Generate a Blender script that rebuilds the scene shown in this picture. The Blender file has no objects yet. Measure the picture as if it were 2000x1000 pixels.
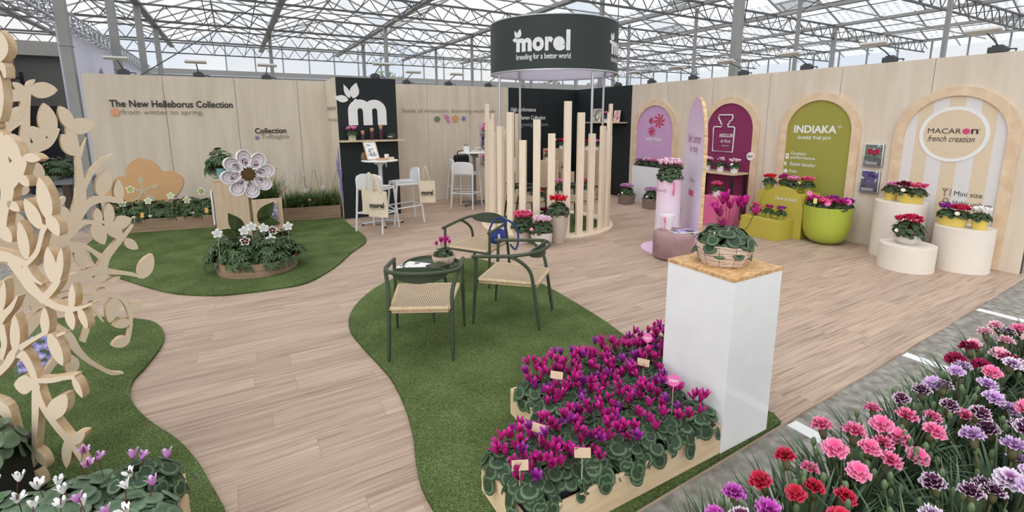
import bpy, math, random
import numpy as np
from mathutils import Matrix, Vector
from math import sin, cos, pi, radians as rad
sc = bpy.context.scene
COL = sc.collection
# ------------------------------------------------------------------ camera
FPX, PCX, PCY = 931.85, 997.78, 400.53
CH, PITCH, ROLL, YAW = 1.7695, 0.177755, -0.0034466, 0.521167
def _cam():
    cy, sy, cp, sp = cos(YAW), sin(YAW), cos(PITCH), sin(PITCH)
    f = Vector((sy*cp, cy*cp, -sp)); r = Vector((cy, -sy, 0)); u = r.cross(f)
    cr, sr = cos(ROLL), sin(ROLL)
    return cr*r+sr*u, -sr*r+cr*u, f
CR, CU, CF = _cam()
cd = bpy.data.cameras.new('camera'); cam = bpy.data.objects.new('camera', cd); COL.objects.link(cam)
cam.matrix_world = Matrix(((CR.x, CU.x, -CF.x, 0), (CR.y, CU.y, -CF.y, 0), (CR.z, CU.z, -CF.z, CH), (0, 0, 0, 1)))
cd.sensor_fit = 'HORIZONTAL'; cd.sensor_width = 36.0; cd.lens = FPX/2000*36
cd.shift_x = (1000-PCX)/2000; cd.shift_y = -(500-PCY)/2000; cd.clip_start = 0.05; cd.clip_end = 200
sc.camera = cam
def ray(x, y):
    return CR*((x-PCX)/FPX) - CU*((y-PCY)/FPX) + CF
# ------------------------------------------------------------------ light
vs = sc.view_settings
vs.view_transform = 'Standard'; vs.look = 'None'; vs.gamma = 1; vs.use_curve_mapping = False
vs.exposure = 0.15
w = bpy.data.worlds.new('sky'); sc.world = w; w.use_nodes = True
nt = w.node_tree; nt.nodes.clear()
wo = nt.nodes.new('ShaderNodeOutputWorld'); bg = nt.nodes.new('ShaderNodeBackground'); nt.links.new(bg.outputs[0], wo.inputs[0])
tc = nt.nodes.new('ShaderNodeTexCoord'); ns = nt.nodes.new('ShaderNodeTexNoise'); cr_ = nt.nodes.new('ShaderNodeValToRGB')
ns.inputs['Scale'].default_value = 3.0; ns.inputs['Detail'].default_value = 4
nt.links.new(tc.outputs['Generated'], ns.inputs['Vector']); nt.links.new(ns.outputs['Fac'], cr_.inputs['Fac'])
cr_.color_ramp.elements[0].position = .38; cr_.color_ramp.elements[0].color = (.80, .88, 1, 1)
cr_.color_ramp.elements[1].position = .55; cr_.color_ramp.elements[1].color = (1, 1, 1, 1)
nt.links.new(cr_.outputs[0], bg.inputs[0]); bg.inputs[1].default_value = .84
sd = bpy.data.lights.new('sun', 'SUN'); sd.energy = 3.5; sd.angle = rad(100); sd.color = (1, .985, .965)
so = bpy.data.objects.new('sun', sd); COL.objects.link(so)
so.rotation_euler = Vector((.66, .40, -.9)).to_track_quat('-Z', 'Y').to_euler()
sc.cycles.use_denoising = True; sc.cycles.max_bounces = 8; sc.cycles.diffuse_bounces = 4
sc.cycles.transparent_max_bounces = 12; sc.cycles.caustics_reflective = False; sc.cycles.caustics_refractive = False
# ------------------------------------------------------------------ materials
def L(r, g, b):
    c = [x/255 for x in (r, g, b)]
    return tuple(x/12.92 if x <= .04045 else ((x+.055)/1.055)**2.4 for x in c)+(1,)
def newmat(name):
    m = bpy.data.materials.new(name); m.use_nodes = True
    return m, m.node_tree, m.node_tree.nodes['Principled BSDF']
def nd(t, k, **kw):
    n = t.nodes.new(k)
    for a, b in kw.items(): setattr(n, a, b)
    return n
MATS = {}
def M(rgb, rough=.6, metal=0, spec=.35, name=None):
    k = (rgb, rough, metal, spec)
    if k in MATS: return MATS[k]
    m, t, b = newmat(name or 'paint_%d_%d_%d' % rgb)
    b.inputs['Base Color'].default_value = L(*rgb); b.inputs['Roughness'].default_value = rough
    b.inputs['Metallic'].default_value = metal; b.inputs['Specular IOR Level'].default_value = spec
    # a faint uneven tone, as every real paint has
    n = nd(t, 'ShaderNodeTexNoise'); n.inputs['Scale'].default_value = 9
    mx = nd(t, 'ShaderNodeMix', data_type='RGBA'); c = L(*rgb)
    mx.inputs[6].default_value = tuple(x*.95 for x in c[:3])+(1,); mx.inputs[7].default_value = tuple(min(1, x*1.04) for x in c[:3])+(1,)
    co = nd(t, 'ShaderNodeTexCoord'); t.links.new(co.outputs['Object'], n.inputs['Vector'])
    t.links.new(n.outputs['Fac'], mx.inputs[0]); t.links.new(mx.outputs[2], b.inputs['Base Color'])
    MATS[k] = m; return m
def grain(name, c1, c2, scale=(3, 3, .35), nscale=9, rough=.6, c3=None, bump=0., coord='Object', detail=6, dist=.6, lo=.3, hi=.7):
    """stretched noise grain"""
    m, t, b = newmat(name)
    co = nd(t, 'ShaderNodeTexCoord'); mp = nd(t, 'ShaderNodeMapping'); mp.inputs['Scale'].default_value = scale
    n = nd(t, 'ShaderNodeTexNoise'); n.inputs['Scale'].default_value = nscale; n.inputs['Detail'].default_value = detail; n.inputs['Distortion'].default_value = dist
    r = nd(t, 'ShaderNodeValToRGB'); r.color_ramp.elements[0].position = lo; r.color_ramp.elements[1].position = hi
    r.color_ramp.elements[0].color = L(*c1); r.color_ramp.elements[1].color = L(*c2)
    if c3:
        e = r.color_ramp.elements.new((lo+hi)/2); e.color = L(*c3)
    t.links.new(co.outputs[coord], mp.inputs[0]); t.links.new(mp.outputs[0], n.inputs['Vector']); t.links.new(n.outputs['Fac'], r.inputs[0])
    t.links.new(r.outputs[0], b.inputs['Base Color']); b.inputs['Roughness'].default_value = rough; b.inputs['Specular IOR Level'].default_value = .3
    if bump:
        bp = nd(t, 'ShaderNodeBump'); bp.inputs['Strength'].default_value = bump; bp.inputs['Distance'].default_value = .004
        t.links.new(n.outputs['Fac'], bp.inputs['Height']); t.links.new(bp.outputs[0], b.inputs['Normal'])
    return m
PLY = grain('pale_plywood', (204, 190, 171), (217, 205, 188), (2.2, 2.2, .3), 3, .62)
PLYH = grain('plywood_edge', (186, 146, 98), (232, 206, 164), (1, 1, 14), 3, .7, detail=2, dist=.1)
PINE = grain('birch_slat', (224, 206, 182), (236, 220, 198), (8, 8, .5), 5, .55)
FRAMEW = grain('birch_frame', (206, 178, 146), (224, 200, 170), (1.5, 1.5, 1.5), 5, .55)
BOXW = grain('oiled_beech', (194, 170, 142), (212, 190, 164), (7, 7, .6), 4, .55)
TROUGH = grain('pale_trough_ply', (214, 186, 148), (232, 208, 174), (.6, .6, 6), 5, .6)
GREYW = grain('grey_oak_board', (140, 114, 92), (168, 142, 118), (.7, .7, 9), 4, .6)
MDF = grain('cut_board_face', (216, 197, 171), (228, 211, 186), (1, 1, 1), 240, .75, bump=.05)
EDGE = grain('layered_cut_edge', (188, 156, 116), (226, 204, 170), (1.5, 1.5, 1.5), 9, .7, detail=5)
OSB = None
WHITE = M((232, 232, 230), .35, name='white_lacquer')
BLACKW = M((26, 32, 34), .6, name='near_black_wall_paint')
GREENM = M((62, 72, 54), .45, name='olive_green_metal')
STEEL = M((150, 150, 147), .5, .25, name='galvanised_steel')
STEELD = M((96, 96, 95), .55, .2, name='dull_truss_steel')
ALU = M((190, 192, 196), .35, .7, name='aluminium')
SOIL = M((34, 26, 20), .95, name='potting_soil')
def osb():
    m, t, b = newmat('strand_board')
    co = nd(t, 'ShaderNodeTexCoord'); v = nd(t, 'ShaderNodeTexVoronoi'); v.inputs['Scale'].default_value = 26
    n = nd(t, 'ShaderNodeTexNoise'); n.inputs['Scale'].default_value = 14; n.inputs['Distortion'].default_value = 2.5
    mp = nd(t, 'ShaderNodeMapping'); mp.inputs['Scale'].default_value = (1.4, 5, 1); mp.inputs['Rotation'].default_value = (0, 0, .5)
    t.links.new(co.outputs['Object'], mp.inputs[0]); t.links.new(mp.outputs[0], v.inputs['Vector']); t.links.new(co.outputs['Object'], n.inputs['Vector'])
    r = nd(t, 'ShaderNodeValToRGB'); r.color_ramp.elements[0].color = L(150, 98, 52); r.color_ramp.elements[1].color = L(236, 196, 142)
    r.color_ramp.elements[0].position = .15; r.color_ramp.elements[1].position = .75
    mx = nd(t, 'ShaderNodeMix'); mx.inputs[0].default_value = .62
    t.links.new(v.outputs['Color'], mx.inputs[2]); t.links.new(n.outputs['Fac'], mx.inputs[3]); t.links.new(mx.outputs[0], r.inputs[0])
    t.links.new(r.outputs[0], b.inputs['Base Color']); b.inputs['Roughness'].default_value = .6
    return m
OSB = osb()
def planks():
    m, t, b = newmat('laminate_planks')
    co = nd(t, 'ShaderNodeTexCoord'); mp = nd(t, 'ShaderNodeMapping')
    # every row of boards starts at its own place
    sp = nd(t, 'ShaderNodeSeparateXYZ'); t.links.new(co.outputs['Object'], sp.inputs[0]); dv = nd(t, 'ShaderNodeMath', operation='DIVIDE'); dv.inputs[1].default_value = .19
    fl_ = nd(t, 'ShaderNodeMath', operation='FLOOR'); wn = nd(t, 'ShaderNodeTexWhiteNoise', noise_dimensions='1D'); t.links.new(sp.outputs[1], dv.inputs[0]); t.links.new(dv.outputs[0], fl_.inputs[0]); t.links.new(fl_.outputs[0], wn.inputs['W'])
    ma = nd(t, 'ShaderNodeMath', operation='MULTIPLY_ADD'); ma.inputs[1].default_value = 1.25; t.links.new(wn.outputs['Value'], ma.inputs[0]); t.links.new(sp.outputs[0], ma.inputs[2])
    cb = nd(t, 'ShaderNodeCombineXYZ'); t.links.new(ma.outputs[0], cb.inputs[0]); t.links.new(sp.outputs[1], cb.inputs[1]); t.links.new(cb.outputs[0], mp.inputs[0])
    bk = nd(t, 'ShaderNodeTexBrick'); bk.offset = 0; bk.offset_frequency = 2
    for k, v in (('Scale', 1), ('Mortar Size', .0012), ('Mortar Smooth', .1), ('Bias', 0), ('Brick Width', 1.25), ('Row Height', .19)): bk.inputs[k].default_value = v
    bk.inputs['Color1'].default_value = (0, 0, 0, 1); bk.inputs['Color2'].default_value = (1, 1, 1, 1); bk.inputs['Mortar'].default_value = (.45, .45, .45, 1)
    t.links.new(mp.outputs[0], bk.inputs['Vector'])
    # each board slides its own grain
    ad = nd(t, 'ShaderNodeVectorMath', operation='ADD'); sc_ = nd(t, 'ShaderNodeVectorMath', operation='SCALE'); sc_.inputs[3].default_value = 13
    t.links.new(bk.outputs['Color'], sc_.inputs[0]); t.links.new(mp.outputs[0], ad.inputs[0]); t.links.new(sc_.outputs[0], ad.inputs[1])
    m2 = nd(t, 'ShaderNodeMapping'); m2.inputs['Scale'].default_value = (.8, 24, 1); t.links.new(ad.outputs[0], m2.inputs[0])
    n = nd(t, 'ShaderNodeTexNoise'); n.inputs['Scale'].default_value = 2.2; n.inputs['Detail'].default_value = 8; n.inputs['Distortion'].default_value = .7
    t.links.new(m2.outputs[0], n.inputs['Vector'])
    r = nd(t, 'ShaderNodeValToRGB'); e = r.color_ramp.elements
    e[0].position = .28; e[0].color = L(140, 118, 102); e[1].position = .75; e[1].color = L(196, 174, 154)
    q = e.new(.48); q.color = L(176, 153, 135)
    t.links.new(n.outputs['Fac'], r.inputs[0])
    hs = nd(t, 'ShaderNodeHueSaturation'); mr = nd(t, 'ShaderNodeMapRange'); mr.inputs[3].default_value = .90; mr.inputs[4].default_value = 1.09
    t.links.new(bk.outputs['Color'], mr.inputs[0]); t.links.new(mr.outputs[0], hs.inputs['Value']); t.links.new(r.outputs[0], hs.inputs['Color'])
    dk = nd(t, 'ShaderNodeMix', data_type='RGBA'); dk.inputs[7].default_value = L(112, 92, 78)
    ml = nd(t, 'ShaderNodeMath', operation='MULTIPLY'); ml.inputs[1].default_value = .55; t.links.new(bk.outputs['Fac'], ml.inputs[0])
    t.links.new(ml.outputs[0], dk.inputs[0]); t.links.new(hs.outputs[0], dk.inputs[6]); t.links.new(dk.outputs[2], b.inputs['Base Color'])
    b.inputs['Roughness'].default_value = .55; b.inputs['Specular IOR Level'].default_value = .3
    return m
FLOORM = planks()
def grassm():
    m, t, b = newmat('artificial_turf')
    co = nd(t, 'ShaderNodeTexCoord')
    n = nd(t, 'ShaderNodeTexNoise'); n.inputs['Scale'].default_value = 130; n.inputs['Detail'].default_value = 3
    n2 = nd(t, 'ShaderNodeTexNoise'); n2.inputs['Scale'].default_value = 2.6; n2.inputs['Detail'].default_value = 5
    t.links.new(co.outputs['Object'], n.inputs['Vector']); t.links.new(co.outputs['Object'], n2.inputs['Vector'])
    mx = nd(t, 'ShaderNodeMix'); mx.inputs[0].default_value = .3; t.links.new(n.outputs['Fac'], mx.inputs[2]); t.links.new(n2.outputs['Fac'], mx.inputs[3])
    r = nd(t, 'ShaderNodeValToRGB'); e = r.color_ramp.elements; e[0].position = .33; e[0].color = L(50, 62, 32); e[1].position = .68; e[1].color = L(126, 142, 94)
    q = e.new(.5); q.color = L(86, 102, 57)
    t.links.new(mx.outputs[0], r.inputs[0]); t.links.new(r.outputs[0], b.inputs['Base Color']); b.inputs['Roughness'].default_value = .9
    b.inputs['Specular IOR Level'].default_value = .1
    bp = nd(t, 'ShaderNodeBump'); bp.inputs['Strength'].default_value = .9; bp.inputs['Distance'].default_value = .012
    t.links.new(n.outputs['Fac'], bp.inputs['Height']); t.links.new(bp.outputs[0], b.inputs['Normal'])
    return m
TURF = grassm()
def weave():
    m, t, b = newmat('woven_cord_seat')
    co = nd(t, 'ShaderNodeTexCoord'); s = nd(t, 'ShaderNodeSeparateXYZ'); t.links.new(co.outputs['Object'], s.inputs[0])
    ax = nd(t, 'ShaderNodeMath', operation='ABSOLUTE'); ay = nd(t, 'ShaderNodeMath', operation='ABSOLUTE')
    t.links.new(s.outputs[0], ax.inputs[0]); t.links.new(s.outputs[1], ay.inputs[0])
    g = nd(t, 'ShaderNodeMath', operation='GREATER_THAN'); t.links.new(ax.outputs[0], g.inputs[0]); t.links.new(ay.outputs[0], g.inputs[1])
    mx = nd(t, 'ShaderNodeMix'); t.links.new(g.outputs[0], mx.inputs[0]); t.links.new(s.outputs[0], mx.inputs[2]); t.links.new(s.outputs[1], mx.inputs[3])
    ml = nd(t, 'ShaderNodeMath', operation='MULTIPLY'); ml.inputs[1].default_value = 430; t.links.new(mx.outputs[0], ml.inputs[0])
    si = nd(t, 'ShaderNodeMath', operation='SINE'); t.links.new(ml.outputs[0], si.inputs[0])
    r = nd(t, 'ShaderNodeValToRGB'); e = r.color_ramp.elements; e[0].position = .0; e[0].color = L(66, 50, 34); e[1].position = .6; e[1].color = L(214, 190, 158)
    mr = nd(t, 'ShaderNodeMapRange'); mr.inputs[1].default_value = -1; t.links.new(si.outputs[0], mr.inputs[0]); t.links.new(mr.outputs[0], r.inputs[0])
    t.links.new(r.outputs[0], b.inputs['Base Color']); b.inputs['Roughness'].default_value = .8
    bp = nd(t, 'ShaderNodeBump'); bp.inputs['Strength'].default_value = .8; bp.inputs['Distance'].default_value = .004
    t.links.new(mr.outputs[0], bp.inputs['Height']); t.links.new(bp.outputs[0], b.inputs['Normal'])
    return m
WEAVE = weave()
CORD = grain('paper_cord', (176, 150, 116), (214, 192, 160), (30, 6, 6), 6, .8)
def radial(name, stops, noise=.12, nsc=6, rough=.5, spec=.3, island=0.):
    """colour by distance from the leaf or bloom centre (uv holds the local outline)"""
    m, t, b = newmat(name)
    uv = nd(t, 'ShaderNodeUVMap'); le = nd(t, 'ShaderNodeVectorMath', operation='LENGTH'); t.links.new(uv.outputs[0], le.inputs[0])
    n = nd(t, 'ShaderNodeTexNoise'); n.inputs['Scale'].default_value = nsc; n.inputs['Detail'].default_value = 2
    t.links.new(uv.outputs[0], n.inputs['Vector'])
    ma = nd(t, 'ShaderNodeMath', operation='MULTIPLY_ADD'); ma.inputs[1].default_value = noise*2; t.links.new(n.outputs['Fac'], ma.inputs[0])
    su = nd(t, 'ShaderNodeMath', operation='SUBTRACT'); su.inputs[1].default_value = noise
    t.links.new(le.outputs['Value'], ma.inputs[2]); t.links.new(ma.outputs[0], su.inputs[0])
    r = nd(t, 'ShaderNodeValToRGB'); e = r.color_ramp.elements
    while len(e) > 1: e.remove(e[-1])
    e[0].position = stops[0][0]; e[0].color = L(*stops[0][1])
    for p, c in stops[1:]: e.new(p).color = L(*c)
    t.links.new(su.outputs[0], r.inputs[0]); out = r.outputs[0]
    if island:
        ge = nd(t, 'ShaderNodeNewGeometry'); mr = nd(t, 'ShaderNodeMapRange'); mr.inputs[3].default_value = 1-island; mr.inputs[4].default_value = 1+island
        hs = nd(t, 'ShaderNodeHueSaturation'); t.links.new(ge.outputs['Random Per Island'], mr.inputs[0]); t.links.new(mr.outputs[0], hs.inputs['Value'])
        t.links.new(out, hs.inputs['Color']); out = hs.outputs[0]
    t.links.new(out, b.inputs['Base Color']); b.inputs['Roughness'].default_value = rough; b.inputs['Specular IOR Level'].default_value = spec
    return m
CYCLEAF = radial('silver_marbled_leaf', [(0, (60, 82, 56)), (.25, (46, 66, 44)), (.6, (46, 66, 44)), (.70, (92, 114, 84)), (.80, (98, 120, 90)), (.88, (54, 76, 50)), (1, (48, 68, 46))], .13, 7, .5, .3, .25)
CYCLEAFG = radial('plain_green_leaf', [(0, (82, 104, 76)), (.5, (92, 116, 88)), (.8, (112, 132, 106)), (1, (78, 100, 74))], .2, 5, .5, .3, .25)
CYCLEAFD = radial('dark_green_leaf', [(0, (50, 68, 40)), (.6, (58, 78, 48)), (1, (40, 56, 32))], .2, 5, .5, .3, .35)
HELLEAF = radial('hellebore_leaf', [(0, (54, 74, 42)), (.6, (68, 90, 54)), (1, (46, 64, 38))], .2, 5, .45, .3, .35)
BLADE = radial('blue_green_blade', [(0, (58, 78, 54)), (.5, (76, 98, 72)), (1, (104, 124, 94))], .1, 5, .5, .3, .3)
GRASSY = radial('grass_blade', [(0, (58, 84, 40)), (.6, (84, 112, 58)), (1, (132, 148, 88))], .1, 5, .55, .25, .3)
STEM = M((96, 92, 60), .6, name='green_brown_stem')
STEMR = M((96, 52, 52), .6, name='reddish_stem')
# ------------------------------------------------------------------ mesh builder
class MB:
    def __init__(s): s.v = []; s.f = []; s.m = []; s.u = []
    def add(s, vs, fs, mi=0, uv=None):
        o = len(s.v); s.v += [tuple(p) for p in vs]; s.f += [tuple(i+o for i in f) for f in fs]
        s.m += [mi]*len(fs); s.u += (uv if uv else [(0., 0.)]*len(vs)); return s
    def box(s, c, d, rz=0, mi=0, tilt=None):
        x, y, z = d[0]/2, d[1]/2, d[2]/2
        R = Matrix.Rotation(rz, 3, 'Z')
        if tilt: R = R @ Matrix.Rotation(tilt[0], 3, 'X') @ Matrix.Rotation(tilt[1], 3, 'Y')
        P = [R @ Vector(q)+Vector(c) for q in ((-x,-y,-z),(x,-y,-z),(x,y,-z),(-x,y,-z),(-x,-y,z),(x,-y,z),(x,y,z),(-x,y,z))]
        return s.add(P, [(0,3,2,1),(4,5,6,7),(0,1,5,4),(1,2,6,5),(2,3,7,6),(3,0,4,7)], mi)
    def b2(s, lo, hi, mi=0):
        return s.box([(a+b)/2 for a, b in zip(lo, hi)], [b-a for a, b in zip(lo, hi)], 0, mi)
    def lathe(s, prof, n=32, c=(0, 0, 0), mi=0, sx=1, sy=1, cap0=True, cap1=True):
        vs = []
        for r, z in prof:
            for i in range(n):
                a = 2*pi*i/n; vs.append((c[0]+r*cos(a)*sx, c[1]+r*sin(a)*sy, c[2]+z))
        fs = []
        for k in range(len(prof)-1):
            for i in range(n): j = (i+1) % n; fs.append((k*n+i, k*n+j, (k+1)*n+j, (k+1)*n+i))
        if cap0: fs.append(tuple(range(n))[::-1])
        if cap1: fs.append(tuple((len(prof)-1)*n+i for i in range(n)))
        return s.add(vs, fs, mi)
    def cyl(s, c, r, h, n=24, mi=0): return s.lathe([(r, 0), (r, h)], n, c, mi)
    def tube(s, pts, r, n=8, mi=0, closed=False, flat=1):
        pts = [Vector(p) for p in pts]; N = len(pts); R = r if isinstance(r, (list, tuple)) else [r]*N
        vs = []; up = None
        for i, p in enumerate(pts):
            d = (pts[(i+1) % N]-pts[i-1]) if (closed or 0 < i < N-1) else (pts[1]-pts[0] if i == 0 else pts[-1]-pts[-2])
            d.normalize()
            if up is None: up = Vector((0, 0, 1)) if abs(d.z) < .9 else Vector((1, 0, 0))
            a = d.cross(up); a.normalize(); up2 = a.cross(d); up2.normalize(); up = up2
            for k in range(n):
                t = 2*pi*k/n; vs.append(p+a*cos(t)*R[i]+up2*sin(t)*R[i]*flat)
        fs = []
        for i in range(N if closed else N-1):
            j = (i+1) % N
            for k in range(n): l = (k+1) % n; fs.append((i*n+k, i*n+l, j*n+l, j*n+k))
        if not closed: fs += [tuple(range(n))[::-1], tuple((N-1)*n+k for k in range(n))]
        return s.add(vs, fs, mi)
    def prism(s, pts, h, T=None, mi=0, me=None):
        """polygon in local xy, thickness h along local +z, placed by matrix T"""
        n = len(pts); T = T or Matrix()
        A = [T @ Vector((p[0], p[1], 0)) for p in pts]; B = [T @ Vector((p[0], p[1], h)) for p in pts]
        s.add(A+B, [tuple(range(n))[::-1], tuple(range(n, 2*n))], mi)
        return s.add(A+B, [(i, (i+1) % n, n+(i+1) % n, n+i) for i in range(n)], mi if me is None else me)
    def sphere(s, c, r, n=12, m=8, mi=0, sq=(1, 1, 1)):
        prof = []
        vs = [(c[0], c[1], c[2]-r*sq[2])]
        for k in range(1, m):
            t = -pi/2+pi*k/m
            for i in range(n): a = 2*pi*i/n; vs.append((c[0]+r*cos(t)*cos(a)*sq[0], c[1]+r*cos(t)*sin(a)*sq[1], c[2]+r*sin(t)*sq[2]))
        vs.append((c[0], c[1], c[2]+r*sq[2])); fs = []
        for i in range(n):
            j = (i+1) % n; fs.append((0, 1+j, 1+i)); fs.append((len(vs)-1, 1+(m-2)*n+i, 1+(m-2)*n+j))
            for k in range(m-2): fs.append((1+k*n+i, 1+k*n+j, 1+(k+1)*n+j, 1+(k+1)*n+i))
        return s.add(vs, fs, mi)
    def mesh(s, name, mats, smooth=None):
        me = bpy.data.meshes.new(name); me.from_pydata(s.v, [], s.f)
        for m in (mats if isinstance(mats, (list, tuple)) else [mats]): me.materials.append(m)
        if any(s.m): me.polygons.foreach_set('material_index', s.m)
        ul = me.uv_layers.new(name='uv'); li = np.empty(len(me.loops), dtype=np.int32); me.loops.foreach_get('vertex_index', li)
        ul.data.foreach_set('uv', np.array(s.u, dtype=np.float32)[li].ravel())
        if smooth is not None:
            me.polygons.foreach_set('use_smooth', [True]*len(me.polygons))
            if smooth: me.set_sharp_from_angle(angle=rad(smooth))
        me.update(); return me
    def build(s, name, mats, parent=None, smooth=None, bevel=0, loc=None, rz=0):
        return obj(name, s.mesh(name, mats, smooth), parent, bevel, loc, rz)
def obj(name, me, parent=None, bevel=0, loc=None, rz=0):
    o = bpy.data.objects.new(name, me); COL.objects.link(o)
    if parent: o.parent = parent
    if loc is not None: o.location = loc
    if rz: o.rotation_euler = (0, 0, rz)
    if bevel:
        b = o.modifiers.new('edge', 'BEVEL'); b.width = bevel; b.segments = 2; b.limit_method = 'ANGLE'; b.angle_limit = rad(40)
    return o
def tag(o, label=None, cat=None, group=None, kind=None):
    if label: o['label'] = label
    if cat: o['category'] = cat
    if group: o['group'] = group
    if kind: o['kind'] = kind
    return o
def thing(name, label, cat, loc=(0, 0, 0), rz=0, group=None):
    o = bpy.data.objects.new(name, None); COL.objects.link(o); o.empty_display_size = .1
    o.location = loc; o.rotation_euler = (0, 0, rz)
    return tag(o, label, cat, group)
def dup(root, loc, rz=0, label=None, group=None, scale=1):
    r = root.copy(); COL.objects.link(r); r.location = loc; r.rotation_euler = (0, 0, rz)
    if scale != 1: r.scale = (scale,)*3
    if label: r['label'] = label
    if group: r['group'] = group
    for ch in list(root.children):
        c = ch.copy(); COL.objects.link(c); c.parent = r
        for g in list(ch.children):
            d = g.copy(); COL.objects.link(d); d.parent = c
    return r
def struct(name, mb, mats, parent=None, smooth=None, bevel=0):
    o = mb.build(name, mats, parent, smooth, bevel)
    if parent is None: o['kind'] = 'structure'
    return o
ORD = ['first', 'second', 'third', 'fourth', 'fifth', 'sixth', 'seventh', 'eighth', 'ninth', 'tenth', 'eleventh', 'twelfth', 'thirteenth', 'fourteenth', 'fifteenth', 'sixteenth', 'seventeenth', 'eighteenth', 'nineteenth', 'twentieth']
# frames of the flat faces that carry writing: x along the reading direction, y up, z out of the face
def FB(x, z, y=9.948, ): return Matrix(((1, 0, 0, x), (0, 0, -1, y), (0, 1, 0, z), (0, 0, 0, 1)))      # faces -Y
def FR(y, z, x=7.638): return Matrix(((0, 0, -1, x), (-1, 0, 0, y), (0, 1, 0, z), (0, 0, 0, 1)))         # faces -X
def face(p, xdir, tilt=0):
    X = Vector((xdir[0], xdir[1], 0)).normalized(); Z = X.cross(Vector((0, 0, 1))); Y = Vector((0, 0, 1))
    R = Matrix((X, Y, Z)).transposed()
    if tilt: R = R @ Matrix.Rotation(tilt, 3, 'X')
    m = R.to_4x4(); m.translation = Vector(p); return m
def textmesh(body, bold=0., shear=0., depth=.004):
    c = bpy.data.curves.new('txt', 'FONT'); c.body = body; c.size = 1; c.offset = bold; c.shear = shear; c.extrude = 0; c.resolution_u = 3
    o = bpy.data.objects.new('txt', c); COL.objects.link(o)
    dg = bpy.context.evaluated_depsgraph_get(); me = bpy.data.meshes.new_from_object(o.evaluated_get(dg))
    bpy.data.objects.remove(o); bpy.data.curves.remove(c); return me
def text(body, T, x0, x1, y0, h, mat, parent, bold=0., shear=0., name='lettering', bend=None, capref=None):
    """fit body between x0..x1 on the frame T; h is the height of the full outline"""
    me = textmesh(body, bold, shear); n = len(me.vertices); co = np.empty(n*3, dtype=np.float32); me.vertices.foreach_get('co', co); co = co.reshape(-1, 3)
    a, b = co[:, 0].min(), co[:, 0].max(); lo, hi = co[:, 1].min(), co[:, 1].max()
    co[:, 0] = x0+(co[:, 0]-a)/(b-a)*(x1-x0); co[:, 1] = y0+(co[:, 1]-lo)/(hi-lo)*h; co[:, 2] = .002
    P = [T @ Vector(p) for p in co.tolist()] if not bend else [bend(*p) for p in co.tolist()]
    me.vertices.foreach_set('co', np.array(P, dtype=np.float32).ravel()); me.materials.clear(); me.materials.append(mat)
    me.polygons.foreach_set('material_index', [0]*len(me.polygons)); me.update()
    o = obj(name, me, None)
    if parent:
        bpy.context.view_layer.update()
        o.parent = parent; o.matrix_parent_inverse = parent.matrix_world.inverted()
    return o
def arcpoly(w, h, r=None, n=24):
    """arch outline: straight sides, round top; base centre at the origin"""
    r = r or w/2; p = [(-w/2, 0), (w/2, 0)]
    for i in range(n+1):
        a = pi*i/n; p.append((w/2*cos(a), h-r+r*sin(a)))
    return p
def smoothp(pts, k=4, closed=False):
    """Catmull-Rom through pts (any dimension)"""
    P = np.array(pts, float); out = []; N = len(P)
    for i in range(N if closed else N-1):
        g = (lambda j: P[j % N]) if closed else (lambda j: P[min(max(j, 0), N-1)])
        a, b, c, d = g(i-1), g(i), g(i+1), g(i+2)
        for q in range(k):
            t = q/k; out.append(.5*((2*b)+(-a+c)*t+(2*a-5*b+4*c-d)*t*t+(-a+3*b-3*c+d)*t**3))
    if not closed: out.append(P[-1])
    return [tuple(x) for x in out]
# ================================================================== setting
def fl(x, y, z=0.):
    d = ray(x, y); t = (z-CH)/d.z; return Vector((d.x*t, d.y*t, z))
def edgeY(x): return 1.315+.033*x           # front edge of the stand floor
conc = grain('worn_concrete', (112, 107, 99), (164, 160, 151), (1, 1, 1), 16, .85, (138, 134, 126), .2, detail=14, dist=0)
struct('ground', MB().b2((-30, -12, -.2), (40, 60, -.014)), conc)
fb = MB(); fb.prism([(-2.4, edgeY(-2.4)), (7.75, edgeY(7.75)), (7.75, 10.05), (-2.4, 10.05)], .0135, Matrix.Translation((0, 0, -.0135)))
struct('floor', fb, FLOORM)
wm = M((226, 226, 224), .7, name='white_floor_tape')
for k, x in enumerate((1.1, 2.72, 4.31, 5.95, 7.55)):
    tag(MB().b2((x-.045, .55, -.0139), (x+.045, edgeY(x)-.01, -.0125)).build('floor_tape', wm), 'white tape line on the concrete aisle, '+ORD[k]+' from the left', 'floor marking', 'white tape lines on the aisle')
def lawn(name, pts, label, extra=()):
    p = [fl(*q) for q in pts]; p = [(q.x, q.y) for q in p]; p = smoothp(p, 5)+[tuple(e) for e in extra]
    mb = MB(); mb.prism(p, .02, Matrix.Translation((0, 0, .0005)))
    # ragged fringe of blades along the cut edge
    rnd = random.Random(3)
    n = len(p)
    for i in range(n):
        a = Vector(p[i]); b = Vector(p[(i+1) % n]); l = (b-a).length
        for k in range(int(l*70)):
            q = a.lerp(b, rnd.random()); nrm = Vector((b.y-a.y, a.x-b.x)).normalized(); s = rnd.uniform(.002, .009)
            for sg in (1,):
                tp = q+nrm*s*sg; t2 = Vector((b.x-a.x, b.y-a.y)).normalized()*.003
                mb.add([(q.x-t2.x, q.y-t2.y, .004), (q.x+t2.x, q.y+t2.y, .004), (tp.x, tp.y, .020+rnd.random()*.008)], [(0, 1, 2)])
    o = mb.build(name, TURF); return tag(o, label, 'artificial turf', kind='thing')
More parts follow.
